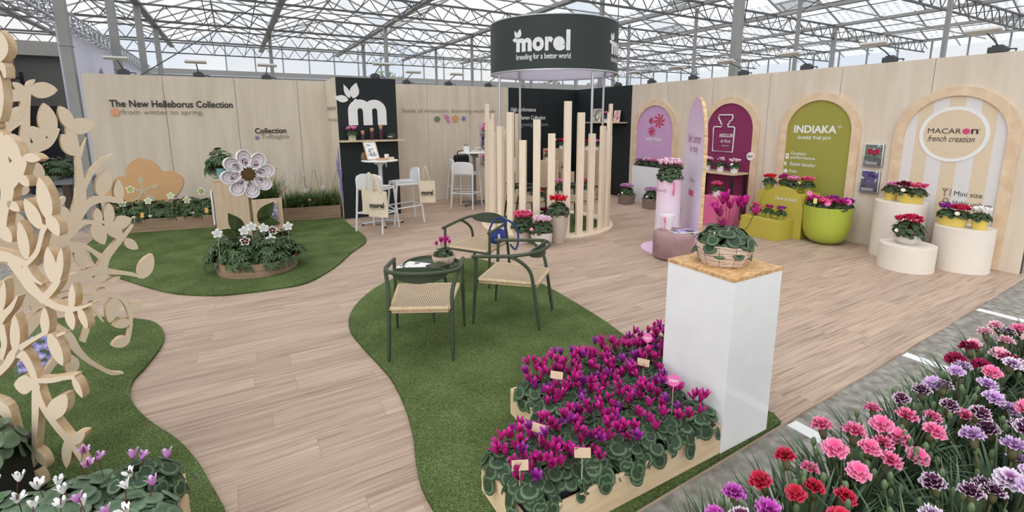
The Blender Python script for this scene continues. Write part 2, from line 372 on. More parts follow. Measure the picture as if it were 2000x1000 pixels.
lawn('turf_mat', [(170, 480), (185, 515), (215, 538), (250, 550), (300, 566), (350, 576), (424, 579), (480, 574), (534, 567), (600, 554), (655, 523), (688, 494), (710, 479), (715.5, 468), (704, 456), (688, 445), (676, 434), (669, 427)], 'green turf mat under the hellebore planters and the big white flower', [(1.585, 8.95), (1.585, 9.93), (-1.97, 9.93)])
lawn("turf_mat", [(1510, 812), (1400, 770), (1300, 705), (1222, 660), (1180, 630), (1120, 592), (1060, 558), (1000, 531), (935, 508), (880, 512), (830, 523), (785, 540), (740, 561), (705, 588), (684, 618), (684, 648), (708, 680), (740, 715), (765, 745), (790, 795), (806, 850), (812, 900), (822, 950), (838, 985)], 'green turf mat under the woven-seat armchairs and the magenta cyclamen trough', [(.66, edgeY(.66)+.004), (2.63, edgeY(2.63)+.004)])
lawn('turf_mat', [(90, 628), (160, 622), (255, 625), (300, 632), (320, 652), (316, 678), (285, 720), (262, 745), (254, 775), (270, 805), (300, 832), (345, 862), (385, 905), (415, 955), (440, 1000)], 'green turf mat under the cut-out wooden tree', [(-.1, edgeY(-.1)+.004), (-2.35, edgeY(-2.35)+.004), (-2.35, 5.2)])
# booth walls
def wallx(name, y, x0, x1, seams, mats, h=2.5):
    mb = MB(); xs = [x0]+seams+[x1]
    for a, b in zip(xs, xs[1:]): mb.b2((a+.003, y, 0), (b-.003, y+.02, h))
    mb.b2((x0, y+.012, 0), (x1, y+.07, h-.003), 1); return struct(name, mb, mats)
def wally(name, x, y0, y1, seams, mats, h=2.5):
    mb = MB(); ys = [y0]+seams+[y1]
    for a, b in zip(ys, ys[1:]): mb.b2((x, a+.003, 0), (x+.02, b-.003, h))
    mb.b2((x+.012, y0, 0), (x+.07, y1, h-.003), 1); return struct(name, mb, mats)
GAP = M((70, 58, 46), .9, name='dark_joint')
wb = wallx('wall_back', 9.96, -1.98, 5.66, [-.95, .09, 1.11, 2.64, 3.66, 4.66], [PLY, GAP])
wbd = wallx('wall_back_dark', 9.96, 5.66, 7.72, [6.65], [BLACKW, BLACKW])
wr = wally('wall_right', 7.65, 1.64, 7.97, [2.70, 3.76, 4.83, 5.90, 6.96], [PLY, GAP])
wrd = wally('wall_right_dark', 7.65, 7.97, 9.96, [8.96], [BLACKW, BLACKW])
# ------------------------------------------------------------------ greenhouse
def glassm(name, tr, col, stripes):
    m = bpy.data.materials.new(name); m.use_nodes = True; t = m.node_tree; t.nodes.clear()
    o = nd(t, 'ShaderNodeOutputMaterial'); a = nd(t, 'ShaderNodeBsdfTransparent'); b = nd(t, 'ShaderNodeBsdfTranslucent'); mx = nd(t, 'ShaderNodeMixShader')
    a.inputs[0].default_value = (.97, .985, 1, 1); b.inputs[0].default_value = col
    t.links.new(a.outputs[0], mx.inputs[1]); t.links.new(b.outputs[0], mx.inputs[2]); t.links.new(mx.outputs[0], o.inputs[0])
    mx.inputs[0].default_value = 1-tr
    if stripes:
        ge = nd(t, 'ShaderNodeNewGeometry'); gt = nd(t, 'ShaderNodeMath', operation='LESS_THAN'); gt.inputs[1].default_value = .88
        co = nd(t, 'ShaderNodeTexCoord'); wv = nd(t, 'ShaderNodeTexWave', bands_direction='Y'); wv.inputs['Scale'].default_value = 1.3; wv.inputs['Distortion'].default_value = .6
        t.links.new(co.outputs['Object'], wv.inputs[0]); mr = nd(t, 'ShaderNodeMapRange'); mr.inputs[3].default_value = .42; mr.inputs[4].default_value = .85
        t.links.new(wv.outputs['Fac'], mr.inputs[0]); ml = nd(t, 'ShaderNodeMath', operation='MULTIPLY')
        t.links.new(ge.outputs['Random Per Island'], gt.inputs[0]); t.links.new(gt.outputs[0], ml.inputs[0]); t.links.new(mr.outputs[0], ml.inputs[1])
        t.links.new(ml.outputs[0], mx.inputs[0])
    return m
RGLASS = glassm('whitened_roof_glass', .5, (.80, .81, .84, 1), True)
WGLASS = glassm('clear_wall_glass', .85, (.9, .94, 1, 1), False)
GX, GW, GZ, GH = -2.08, 3.6, 5.2, .74
bays = [GX+GW*k for k in range(-4, 9)]
rg = MB(); bars = MB(); gut = MB()
Y0, Y1 = -4.0, 27.5
for x in bays:
    for a, b in ((x, x+GW/2), (x+GW, x+GW/2)):
        y = Y0
        while y < Y1-.1:
            y2 = min(y+1.26, Y1)
            rg.add([(a, y+.01, GZ), (a, y2-.01, GZ), (b, y2-.01, GZ+GH), (b, y+.01, GZ+GH)], [(0, 1, 2, 3)])
            bars.box(((a+b)/2, y, GZ+GH/2-.03), (math.hypot(GW/2, GH), .035, .05), 0, 0, (0, -math.atan2(GH, (b-a)/1) if b > a else math.atan2(GH, a-b)))
            y = y2
    bars.b2((x+GW/2-.03, Y0, GZ+GH-.07), (x+GW/2+.03, Y1, GZ+GH-.01))
    gut.b2((x-.09, Y0, GZ-.14), (x+.09, Y1, GZ-.04))
struct('ceiling_glass', rg, RGLASS); struct('ceiling_glazing_bars', bars, STEEL); struct('ceiling_gutters', gut, STEEL)
def trussx(y, x0, x1, zb=4.66, zt=5.10, p=.62, th=.05):
    mb = MB()
    for z, t in ((zb, th), (zt, th*1.1)): mb.b2((x0, y-t/2, z-t/2), (x1, y+t/2, z+t/2))
    x = x0; k = 0
    while x < x1-.05:
        x2 = min(x+p/2, x1); a, b = (zb, zt) if k % 2 == 0 else (zt, zb)
        mb.tube([(x, y, a), (x2, y, b)], .015, 5); x = x2; k += 1
    return mb
for k, y in enumerate((2, 6, 10, 14, 18, 22, 26)):
    struct('ceiling_truss', trussx(y, -16, 27), STEELD)
for y in (8, 12, 16, 20, 24):
    mb = MB()
    mb.tube([(-16, y, 4.95), (27, y, 4.95)], .022, 6); struct('ceiling_pipe', mb, STEEL)
cab = MB()
for x in (-5.1, -3.9, -.4, .8, 3.3, 4.5, 6.7, 7.9, 10.5, 11.8, 14, 15.2, 17.8, 19.1, 21.5, 23.8): cab.tube([(x, Y0, 4.78), (x, Y1, 4.78)], .014, 5)
for a, b in (((-2.0, 14, 2.6), (1.5, 14.2, 5.1)), ((5.2, 22, 5.1), (8.7, 18, 4.7)), ((8.7, 6, 4.9), (14, 10, 3.3)), ((12.6, 10, 4.7), (9.3, 6.6, 2.7)), ((1.5, 10, 5.1), (5.2, 14, 4.7)), ((5.2, 14, 5.1), (1.6, 18, 4.7)), ((9, 10, 5.1), (12.6, 14, 4.7)), ((12.6, 6, 5.1), (16, 10, 4.7))):
    cab.tube([a, b], .014, 5)
struct('ceiling_cables', cab, STEELD)
def column(x, y, s, h=5.1):
    mb = MB(); mb.box((x, y, h/2-.01), (s, s, h)); mb.box((x, y, .01), (s*1.7, s*1.7, .04))
    mb.box((x, y, 2.9), (s+.02, s+.02, .03)); return struct('column', mb, STEEL, None, None, .012)
for y, s in ((10, .14), (14, .155), (18, .16), (22, .16)): column(GX-.02, y, s)
column(8.62, 6.2, .155)
for y in (10.3, 14.3, 18.3, 22.3): column(8.7, y, .1)
for y in (4.35, 7.35, 10.5, 13.4, 16.5, 20): column(12.6, y, .08)
for x, y in ((5.1, 18), (5.3, 22.3), (1.6, 22.3), (19.5, 10), (19.5, 14), (16, 18)): column(x, y, .13)
# far glass end wall with its beam, the white side wall
ew = MB(); mul = MB()
x = 0.0
while x < 27: 
    ew.add([(x+.02, 27.6, .9), (x+1.23, 27.6, .9), (x+1.23, 27.6, 5.9), (x+.02, 27.6, 5.9)], [(0, 1, 2, 3)])
    mul.b2((x-.025, 27.56, 0), (x+.025, 27.64, 5.5)); x += 1.25
y = -4
while y < 27.5:
    ew.add([(27, y+.02, 3.2), (27, y+1.23, 3.2), (27, y+1.23, 5.2), (27, y+.02, 5.2)], [(0, 1, 2, 3)])
    mul.b2((26.96, y-.025, 0), (27.04, y+.025, 5.2)); y += 1.25
struct('window_far', ew, WGLASS); struct('window_frame_far', mul, STEEL)
struct('beam_far', MB().b2((-3, 27.1, 3.75), (27, 27.3, 4.1)), M((168, 168, 166), .6, name='grey_gutter_beam'))
CORR = grain('white_corrugated_panel', (206, 210, 212), (226, 229, 230), (.3, .3, 26), 4, .5, bump=.5)
struct('wall_greenhouse_right', MB().b2((26.8, -4, 0), (27, 27.5, 3.2)), CORR)
struct('wall_greenhouse_back', MB().b2((-16, 27.4, 0), (-.2, 27.6, 3.75)), M((142, 142, 138), .8, name='grey_panel_wall'))
# dark hall on the left
HALL = M((98, 97, 93), .85, name='grey_hall_wall')
hw = MB(); hw.b2((-16, 17, 0), (-5.05, 17.15, 3.4)); hw.b2((-3.95, 17, 0), (-2.9, 17.15, 3.4)); hw.b2((-5.05, 17, 2.15), (-3.95, 17.15, 3.4))
struct('wall_left_hall', hw, HALL)
struct('beam_left_hall', MB().b2((-16, 16.8, 3.4), (-2.9, 17.2, 3.75)), M((150, 148, 142), .7, name='pale_beam'))
d1 = MB(); d1.b2((-5.05, 17.02, 0), (-3.95, 17.08, 2.15)); struct('door_1', d1, M((34, 36, 38), .6, name='dark_door'))
struct('wall_left_side', MB().b2((-10, 4, 0), (-9.85, 17, 3.4)), HALL)
t = thing('storage_rack', 'dark storage rack against the grey hall wall, seen between the cut-out leaves', 'rack', (-5.3, 16.2, 0))
mb = MB()
for x in (-.9, .9):
    for y in (-.3, .3): MB().b2((x-.03, y-.03, 0), (x+.03, y+.03, 2.95)).build('post', M((40, 42, 44), .6), t)
for z in (.5, 1.3, 2.1, 2.78): MB().b2((-.9, -.3, z), (.9, .3, z+.04)).build('shelf', M((48, 50, 52), .6), t)
CARD = M((150, 128, 108), .8, name='cardboard')
for k, (x, w_, h, lab) in enumerate(((-4.93, .44, .44, 'cardboard box on top of the dark rack, its near corner towards the stand'), (-4.52, .2, .3, 'smaller cardboard box beside the large one on top of the rack'))):
    tag(MB().box((0, 0, h/2), (w_, .4, h), .2).build('cardboard_box', CARD, loc=(x, 16.2, 2.955)), lab, 'box')
# lavender banner on its aluminium truss
BAN = M((236, 234, 250), .8, name='lavender_banner_cloth')
t = thing('hanging_banner', 'long lavender banner hung behind the left end of the plywood wall', 'banner', (-2.6, 11.8, .05))
mb = MB(); ys = np.linspace(0, 10.6, 60); vs = []
for y in ys: 
    xo = .012*sin(y*3.1); vs += [(xo, y, 0), (xo, y, 3.42), (xo+.004, y, 0), (xo+.004, y, 3.42)]
fs = []
for i in range(59): a = i*4; fs += [(a, a+4, a+5, a+1), (a+2, a+3, a+7, a+6)]
mb.add(vs, fs); mb.build('cloth', BAN, t, 60)
pm = MB()
for a in range(5):
    c = 2*pi*a/5+.3; pm.prism([(.02*cos(q)*0+(.16*cos(c)+.17*cos(q)), .16*sin(c)+.17*sin(q)) for q in np.linspace(0, 2*pi, 16, False)], .004, Matrix(((0, 0, 1, .02), (1, 0, 0, 3.2), (0, 1, 0, 2.62), (0, 0, 0, 1))))
pm.build('printed_flower', M((178, 176, 172), .8), t)
def boxtruss(a, b, s=.26, p=.42):
    a, b = Vector(a), Vector(b); d = (b-a); l = d.length; d.normalize(); sd_ = d.cross(Vector((0, 0, 1))).normalized(); mb = MB(); up = Vector((0, 0, 1))
    C4 = [sd_*s/2*i+up*s/2*j for i, j in ((-1, -1), (1, -1), (1, 1), (-1, 1))]
    for c in C4: mb.tube([a+c, b+c], .024, 6)
    n = int(l/p)
    for k in range(n):
        for q in range(4):
            c1, c2 = C4[q], C4[(q+1) % 4]; mb.tube([a+c1+d*(k*p), a+c2+d*((k+.5)*p)], .01, 4); mb.tube([a+c2+d*((k+.5)*p), a+c1+d*((k+1)*p)], .01, 4)
    return mb
tag(boxtruss((-2.6, 8.4, 3.62), (-2.6, 22.5, 3.62)).build('lighting_truss', ALU, None, 50), 'aluminium box truss carrying the lavender banner', 'truss')
tag(boxtruss((-2.6, 22.8, 3.35), (9, 22.8, 3.35), .3, .5).build('lighting_truss', ALU, None, 50), 'aluminium box truss running across above the far end of the plywood wall', 'truss')
# trees beyond the glass
def leafcloud(seed, n, R, s):
    r = random.Random(seed); mb = MB()
    for i in range(n):
        while True:
            p = Vector((r.uniform(-1, 1), r.uniform(-1, 1), r.uniform(-1, 1)))
            if p.length < 1: break
        p = Vector((p.x*R[0], p.y*R[1], p.z*R[2])); a = Vector((r.uniform(-1, 1), r.uniform(-1, 1), r.uniform(-1, 1))).normalized(); b = a.orthogonal().normalized()
        mb.add([p-a*s, p+b*s*.5, p+a*s, p-b*s*.5], [(0, 1, 2, 3)])
    return mb
GT = M((92, 118, 74), .8, name='green_tree_leaf'); RT = M((96, 62, 66), .8, name='copper_tree_leaf')
for k, (x, y, z, R, m, lab) in enumerate(((9.2, 33, 3.1, (2.2, 1.2, 1.9), GT, 'green tree outside the far glass wall, above the dark logo panel'), (16.5, 33, 3.0, (2.4, 1.2, 1.6), GT, 'green tree outside the far glass wall, under the left of the round sign'), (22.0, 32, 3.1, (2, 1.2, 1.8), RT, 'copper-leaved tree outside the glass, under the right of the round sign'), (27.5, 33, 3.3, (2.2, 1.2, 1.6), RT, 'copper-leaved tree outside the glass, above the right end of the dark corner'))):
    t = thing('garden_tree', lab, 'tree', (x, y, 0)); leafcloud(k, 1500, R, .16).build('crown', m, t, loc=(0, 0, z)); MB().lathe([(.16, 0), (.1, z)], 8).build('trunk', M((84, 70, 58), .9), t)
# ------------------------------------------------------------------ arm floodlights on the wall tops
def flood():
    t = thing('arm_floodlight', '', 'floodlight')
    mb = MB(); mb.box((0, .03, .035), (.16, .09, .07)); mb.box((0, .03, .075), (.1, .07, .03))
    mb.build('base', M((72, 74, 76), .5), t, bevel=.01)
    MB().tube([(.07, .03, .03), (.13, .03, .035), (.16, .02, .03), (.16, .0, .01)], .008, 6).build('clamp_handle', M((30, 30, 32), .5), t, 50)
    MB().tube([(0, .02, .08), (0, -.12, .13), (0, -.42, .2)], .009, 6).build('arm', M((84, 86, 88), .5), t, 50)
    mb = MB(); mb.box((0, -.46, .205), (.3, .1, .03), 0, 0, (-.25, 0)); mb.build('lamp_head', M((206, 206, 204), .4), t, bevel=.006)
    return t
fl0 = None
spots = [(x, 'b') for x in (-1.45, -.43, .61, 3.23, 4.17, 5.15)]+[(y, 'r') for y in (8.48, 7.46, 6.4, 5.35, 4.29, 3.21, 2.16)]
nb = nr = 0
for v, s in spots:
    if s == 'b': lab = 'grey arm floodlight on the back plywood wall, '+ORD[nb]+' from its left end'; nb += 1; loc, rz = (v, 9.97, 2.5), 0
    else: lab = 'grey arm floodlight on the right-hand wall top, '+ORD[nr]+' from the dark corner'; nr += 1; loc, rz = (7.66, v, 2.5), -pi/2
    if fl0 is None: fl0 = flood(); fl0.location = loc; fl0.rotation_euler = (0, 0, rz); fl0['label'] = lab; fl0['group'] = 'arm floodlights on the wall tops'
    else: dup(fl0, loc, rz, lab, 'arm floodlights on the wall tops')
lp = dup(fl0, (2.3, 8.87, 2.5), 0, 'grey arm floodlight on top of the dark logo panel', 'arm floodlights on the wall tops')
# ================================================================== wall graphics
INK = M((52, 48, 44), .7, name='dark_print'); INKL = M((150, 138, 124), .7, name='faded_print'); INKW = M((228, 230, 228), .6, name='white_print')
def flat(mb, T, pts, d=.003, mi=0):
    mb.k = getattr(mb, 'k', 0)+1; mb.prism(pts, d+.00013*(mb.k % 40), T, mi); return mb     # each piece lies a hair above the last
def blob(cx, cy, rx, ry, rot=0, n=20, pw=1.): 
    return [(cx+cos(rot)*rx*cos(a)-sin(rot)*ry*math.copysign(abs(sin(a))**pw, sin(a)), cy+sin(rot)*rx*cos(a)+cos(rot)*ry*math.copysign(abs(sin(a))**pw, sin(a))) for a in np.linspace(0, 2*pi, n, False)]
def petal(cx, cy, l, w_, rot, n=10):
    """pointed petal from (cx,cy) outwards"""
    q = []
    for i in range(n+1): t = i/n; q.append((l*t, w_/2*sin(pi*t**.8)))
    for i in range(n-1, 0, -1): t = i/n; q.append((l*t, -w_/2*sin(pi*t**.8)))
    return [(cx+x*cos(rot)-y*sin(rot), cy+x*sin(rot)+y*cos(rot)) for x, y in q]
def star5(cx, cy, r, n=5, rot=pi/2, inner=.62):
    return [(cx+(r if k % 2 == 0 else r*inner)*cos(rot+pi*k/n), cy+(r if k % 2 == 0 else r*inner)*sin(rot+pi*k/n)) for k in range(2*n)]
T0 = FB(0, 0)
text('The New Helleborus Collection', T0, -1.68, .03, 1.985, .115, INK, wb, .018)
text('from winter to spring.', T0, -1.54, -.42, 1.845, .105, INKL, wb)
text('Collection', T0, .34, .86, 1.53, .10, INK, wb, .02)
text('Tulbaghia', T0, .43, .90, 1.41, .105, INKL, wb)
text('Seeds of innovation, blooming worldwide', T0, 3.1, 5.30, 1.895, .105, INKL, wb)
ORG = M((216, 172, 124), .7, name='apricot_print'); VIO = M((132, 124, 176), .7, name='violet_print'); PNKP = M((206, 120, 176), .7, name='pink_print'); GRNP = M((108, 132, 100), .7, name='green_print')
flat(MB(), T0, blob(0, 0, 0, 0))
mb = MB(); 
for k in range(5): a = pi/2+2*pi*k/5; flat(mb, T0, blob(-1.62+.035*cos(a), 1.905+.035*sin(a), .034, .026, a))
mb.build('printed_flower', M((222, 160, 122), .7, name='coral_print'), wb)
mb = MB()
for k in range(3): flat(mb, T0, [(x, y) for x, y in blob(.365, 1.455, .05, .009, pi*k/3)])
mb.build('printed_flower', VIO, wb)
mb = MB(); flat(mb, T0, blob(3.87, 1.78, .07, .062, .3)); mb.build('printed_seed', GRNP, wb)
mb = MB()
for a in (1.9, 1.2, .4, -.5): flat(mb, T0, petal(4.08, 1.79, .095, .055, a)) 
flat(mb, T0, blob(4.13, 1.72, .035, .035)); mb.build('printed_flower', PNKP, wb)
mb = MB()
for k in range(5): a = pi/2+2*pi*k/5; flat(mb, T0, blob(4.30+.045*cos(a), 1.785+.045*sin(a), .042, .034, a))
mb.build('printed_flower', M((212, 158, 104), .7, name='orange_print'), wb)
mb = MB()
for k in range(3): flat(mb, T0, blob(4.5, 1.79, .075, .011, pi*k/3+.26))
mb.build('printed_flower', M((96, 112, 178), .7, name='blue_print'), wb)
# big apricot flower silhouette and its pale stamen
def plate(pts): return smoothp(pts, 4, True)
mb = MB(); f = [(-1.90, .30), (-1.88, .68), (-1.78, .80), (-1.70, .865), (-1.60, .87), (-1.60, .95), (-1.54, 1.07), (-1.44, 1.145), (-1.36, 1.155), (-1.27, 1.12), (-1.17, 1.03), (-1.13, .93), (-1.10, .92), (-1.00, .92), (-.90, .87), (-.83, .78), (-.85, .66), (-.93, .52), (-1.06, .42), (-1.2, .34), (-1.5, .3)]
flat(mb, T0, plate(f)); mb.build('printed_flower', ORG, wb)
mb = MB()
for k in range(5):
    a = pi/2+.05+2*pi*k/5; c, s = cos(a), sin(a); x, y = -1.41, .61
    flat(mb, T0, [(x-.018*s, y+.018*c), (x+.018*s, y-.018*c), (x+.012*s+.15*c, y-.012*c+.15*s), (x-.012*s+.15*c, y+.012*c+.15*s)], .006); flat(mb, T0, blob(x+.18*c, y+.18*s, .052, .038, a), .006)
mb.build('printed_stamen', M((206, 192, 164), .7, name='pale_print'), wb)
text('High performance', T0, 5.72, 6.42, 1.925, .125, INKW, wbd, .012)
text('F1 Cyclamen Collection', T0, 5.72, 6.70, 1.735, .125, INKW, wbd, .012)
text('in real growing conditions.', T0, 5.72, 6.80, 1.575, .12, M((150, 154, 152), .7, name='grey_print'), wbd)
# ------------------------------------------------------------------ dark logo panel with its shelf
def m_logo(T, x, y, s, mat, parent, name='logo'):
    """rounded letter m with three petals; s is the letter height, (x, y) its foot"""
    mb = MB(); P = lambda q: [(x+a*s, y+b*s) for a, b in q]
    def arch(x0, x1, w_):
        xm = (x0+x1)/2; R = (x1-x0)/2; o = []; n = 14
        for i in range(n+1): a = pi-pi*i/n; o.append((xm+R*cos(a), 1-R*.96+R*.96*sin(a)))
        r = R-w_
        for i in range(n+1): a = pi*i/n; o.append((xm+r*cos(a), 1-R*.96+r*1.05*sin(a)))
        return o
    def ribbon(x0, x1, w_):
        o = arch(x0, x1, w_); n = 15; out, inn = o[:n], o[n:][::-1]
        for i in range(n-1): flat(mb, T, P([out[i], out[i+1], inn[i+1], inn[i]]), .006)
        yb = 1-(x1-x0)/2*.96
        flat(mb, T, P([(x0, 0), (x0+w_, 0), (x0+w_, yb), (x0, yb)]), .006); flat(mb, T, P([(x1-w_, 0), (x1, 0), (x1, yb), (x1-w_, yb)]), .006)
    ribbon(0, .93, .36); ribbon(.57, 1.5, .36)
    flat(mb, T, P([(.0, .55), (.25, .98), (.33, 1.04), (.4, .9), (.36, .55)]), .006)
    for q in (petal(.22, 1.04, .62, .36, 1.32), petal(.10, 1.04, .56, .2, 1.95), petal(.04, .98, .55, .27, 2.98)): flat(mb, T, P(q), .006)
    return mb.build(name, mat, parent)
DARKP = M((30, 36, 38), .6, name='near_black_panel')
t = thing('logo_tower', 'tall near-black panel tower with a big white m and a wooden shelf, beside the turf', 'display wall', (1.6, 8.85, 0))
MB().b2((0, 0, 0), (1.05, .03, 2.5)).build('front_panel', DARKP, t)
mb = MB(); mb.b2((0, .03, 0), (.03, 1.108, 2.5)); mb.b2((-.003, -.002, 0), (.0, .03, 2.5)); mb.build('side_panel', PLY, t)
MB().b2((1.02, .03, 0), (1.05, 1.108, 2.5)).build('side_panel', PLY, t)
TF = face((0, -.002, 0), (1, 0, 0))
m_logo(TF, .18, 1.675, .45, WHITE, t)
MB().b2((-.01, -.22, 1.385), (1.12, 0, 1.415)).build('shelf', BOXW, t, bevel=.003)
TS = face((-.004, 1.0, 0), (0, -1, 0))
bpy.context.view_layer.update()
mb = MB()
for a, l, w_ in ((pi/2+.02, .56, .15), (2.15, .42, .16), (.55, .3, .22), (-1.0, .46, .17), (-.25, .2, .12)): flat(mb, TS, petal(.84, .72, l, w_, a))
mb.build('printed_flower', VIO, t)
def tagtext(body, T, x0, x1, y, h, m, p, **k):
    TT = p.matrix_world @ T; return text(body, TT, x0, x1, y, h, m, p, **k)
tagtext('Breeding history', TS, .05, .9, 1.92, .11, INKL, t, bold=.012); tagtext('of more than 100 years', TS, .05, .95, 1.72, .09, INKL, t)
# ------------------------------------------------------------------ arches on the right-hand wall
LETW = M((226, 228, 226), .5, name='white_raised_letter')
def archpanel(label, y0, w_, h, m, name='arch_panel'):
    t = thing(name, label, 'display panel', (7.649, y0, .004)); T = face((0, 0, 0), (0, -1, 0))
    o, i = arcpoly(w_, h), arcpoly(w_-.22, h-.11); mb = MB(); n = len(o)
    A = [T @ Vector((p[0], p[1], 0)) for p in o]; B = [T @ Vector((p[0], p[1], .035)) for p in o]
    C = [T @ Vector((p[0], p[1], .035)) for p in i]; D = [T @ Vector((p[0], p[1], .0)) for p in i]
    fs = []
    for k in range(1, n):
        j = (k+1) % n; fs += [(k, j, n+j, n+k), (n+k, n+j, 2*n+j, 2*n+k), (2*n+k, 2*n+j, 3*n+j, 3*n+k)]
    mb.add(A+B+C+D, fs); mb.build('frame', FRAMEW, t)
    MB().prism(i, .01, T).build('panel', m, t); bpy.context.view_layer.update(); return t, T
LIL = M((196, 158, 196), .6, name='lilac_panel'); PLUM = M((130, 46, 88), .6, name='plum_panel'); LIME = M((150, 148, 66), .6, name='olive_lime_panel')
Tz = lambda T, z: T @ Matrix.Translation((0, 0, z))
tA, TA = archpanel('lilac arch panel with three red swirls in a birch frame, next to the dark corner', 7.26, 1.22, 2.15, LIL)
tB, TB = archpanel('plum arch panel with a white perfume bottle outline, behind the tall pink board', 5.50, 1.14, 2.14, PLUM)
tC, TC = archpanel('olive-lime arch panel with white INDIAKA lettering in a birch frame', 4.00, 1.15, 2.14, LIME)
def stripes():
    m, t, b = newmat('cream_striped_panel'); co = nd(t, 'ShaderNodeTexCoord'); s = nd(t, 'ShaderNodeSeparateXYZ'); t.links.new(co.outputs['Object'], s.inputs[0])
    ml = nd(t, 'ShaderNodeMath', operation='MULTIPLY'); ml.inputs[1].default_value = 2*pi/.30; ad = nd(t, 'ShaderNodeMath', operation='ADD'); ad.inputs[1].default_value = pi/2+pi
    si = nd(t, 'ShaderNodeMath', operation='SINE'); gt = nd(t, 'ShaderNodeMath', operation='GREATER_THAN'); gt.inputs[1].default_value = 0
    t.links.new(s.outputs[1], ml.inputs[0]); t.links.new(ml.outputs[0], ad.inputs[0]); t.links.new(ad.outputs[0], si.inputs[0]); t.links.new(si.outputs[0], gt.inputs[0])
    mx = nd(t, 'ShaderNodeMix', data_type='RGBA'); mx.inputs[6].default_value = L(214, 196, 168); mx.inputs[7].default_value = L(216, 212, 210); t.links.new(gt.outputs[0], mx.inputs[0]); t.links.new(mx.outputs[2], b.inputs['Base Color'])
    b.inputs['Roughness'].default_value = .6; return m
STRP = stripes()
tD, TD = archpanel('cream striped arch panel with the white oval ring, nearest the aisle', 2.42, 1.2, 2.14, STRP)
# arch A: swirls
RED = M((186, 52, 84), .6, name='crimson_print')
mb = MB(); T = Tz(TA, .0105)
for cx, cy, r in ((.12, 1.72, .15), (-.07, 1.51, .105), (-.10, 1.73, .07)):
    for k in range(8):
        a = 2*pi*k/8; q = []
        for i in range(7): u = i/6; q.append((cx+r*u*cos(a+.9*u), cy+r*u*sin(a+.9*u)))
        for i in range(6, 0, -1): u = i/6; q.append((cx+r*u*cos(a+.9*u+.5*min(1, 1.5-u)), cy+r*u*sin(a+.9*u+.5*min(1, 1.5-u))))
        flat(mb, T, q)
mb.build('printed_swirl', RED, tA)
tagtext('PETIT MOULIN', T, -.21, .20, 1.31, .065, LETW, tA, bold=.03)
# arch B: bottle outline
mb = MB(); T = Tz(TB, .0105); o = [(-.23, 1.18), (.18, 1.18), (.19, 1.60), (.17, 1.62), (.06, 1.62), (.05, 1.67), (.08, 1.68), (.08, 1.72), (.12, 1.73), (.14, 1.79), (.13, 1.83), (-.14, 1.83), (-.15, 1.79), (-.12, 1.73), (-.10, 1.72), (-.10, 1.68), (-.07, 1.67), (-.08, 1.62), (-.22, 1.62), (-.24, 1.60)]
mb.tube([T @ Vector((x-.08, y, .012)) for x, y in o], .012, 6, 0, True); mb.build('bottle_outline', LETW, tB)
T = Tz(TB, .0105)
tagtext('ABSOLU\u00ae', T, -.20, .08, 1.435, .07, LETW, tB, bold=.015); tagtext('de Morel', T, -.16, .04, 1.34, .06, LETW, tB, shear=.3); tagtext('PARFUM', T, -.13, .01, 1.275, .02, LETW, tB)
mb = MB(); mb.lathe([(.07, 0), (.07, .006)], 24); o = mb.build('round_sticker', M((236, 228, 222), .6), tB); o.matrix_local = TB @ Matrix.Translation((.46, 1.13, .036))
tagtext('NEW', Tz(TB, .043), .41, .51, 1.11, .035, INK, tB, bold=.02)
# arch C lettering and small icons
T = Tz(TC, .0105)
tagtext('INDIAKA', T, -.36, .26, 1.545, .115, LETW, tC, bold=.03); tagtext('\u00ae', T, .275, .325, 1.62, .045, LETW, tC)
tagtext('SHARE THE JOY', T, -.29, .20, 1.435, .06, LETW, tC, bold=.02)
tagtext('Outdoor', T, -.37, -.13, 1.20, .05, LETW, tC, bold=.01); tagtext('performance', T, -.37, 0, 1.125, .06, LETW, tC, bold=.01)
tagtext('Stable bicolor', T, -.37, .02, 1.03, .055, LETW, tC, bold=.01); tagtext('Fast', T, -.37, -.25, .92, .05, LETW, tC, bold=.01)
mb = MB()
flat(mb, T, [(-.445, 1.13), (-.405, 1.13), (-.395, 1.175), (-.455, 1.175)]); flat(mb, T, petal(-.425, 1.18, .05, .025, 1.1)); flat(mb, T, petal(-.425, 1.18, .05, .025, 2.2))
flat(mb, T, [(-.43+.035*cos(a), 1.055+.035*sin(a)) for a in np.linspace(pi/2, 1.5*pi, 10)]); flat(mb, T, [(-.46, .91), (-.40, .91), (-.40, .95), (-.43, .975), (-.46, .95)])
mb.build('icon', LETW, tC)
# arch D ring and lettering
T = Tz(TD, .0105); mb = MB(); n = 48
vs = []; 
for r in (.335, .295):
    for z in (0, .006): vs += [T @ Vector((-.0+r*cos(2*pi*k/n), 1.565+r*sin(2*pi*k/n), z)) for k in range(n)]
fs = []
for k in range(n): j = (k+1) % n; fs += [(n+k, n+j, 3*n+j, 3*n+k), (k, j, n+j, n+k), (2*n+k, 3*n+k, 3*n+j, 2*n+j)]
mb.add(vs, fs); mb.build('ring', LETW, tD)
MB().prism([(.296*cos(a), 1.565+.296*sin(a)) for a in np.linspace(0, 2*pi, 48, False)], .004, T).build('badge_ground', M((214, 196, 168), .6), tD)
T2 = Tz(TD, .015)
tagtext('MACAR', T2, -.25, .075, 1.575, .062, INK, tD); tagtext('n', T2, .165, .23, 1.575, .058, INK, tD, bold=.015); tagtext('\u00ae', T2, .235, .25, 1.62, .016, INK, tD)
MB().prism(blob(.12, 1.605, .036, .034), .003, T2).build('printed_dot', M((206, 70, 130), .6), tD)
tagtext('french creation', T2, -.24, .21, 1.475, .075, INK, tD, shear=.35)
tagtext('Mini size', T, .10, .36, .82, .06, INK, tD); tagtext('Highly uniform', T, .10, .455, .69, .075, INK, tD); tagtext('Long lasting', T, .10, .45, .57, .075, INK, tD)
mb = MB()
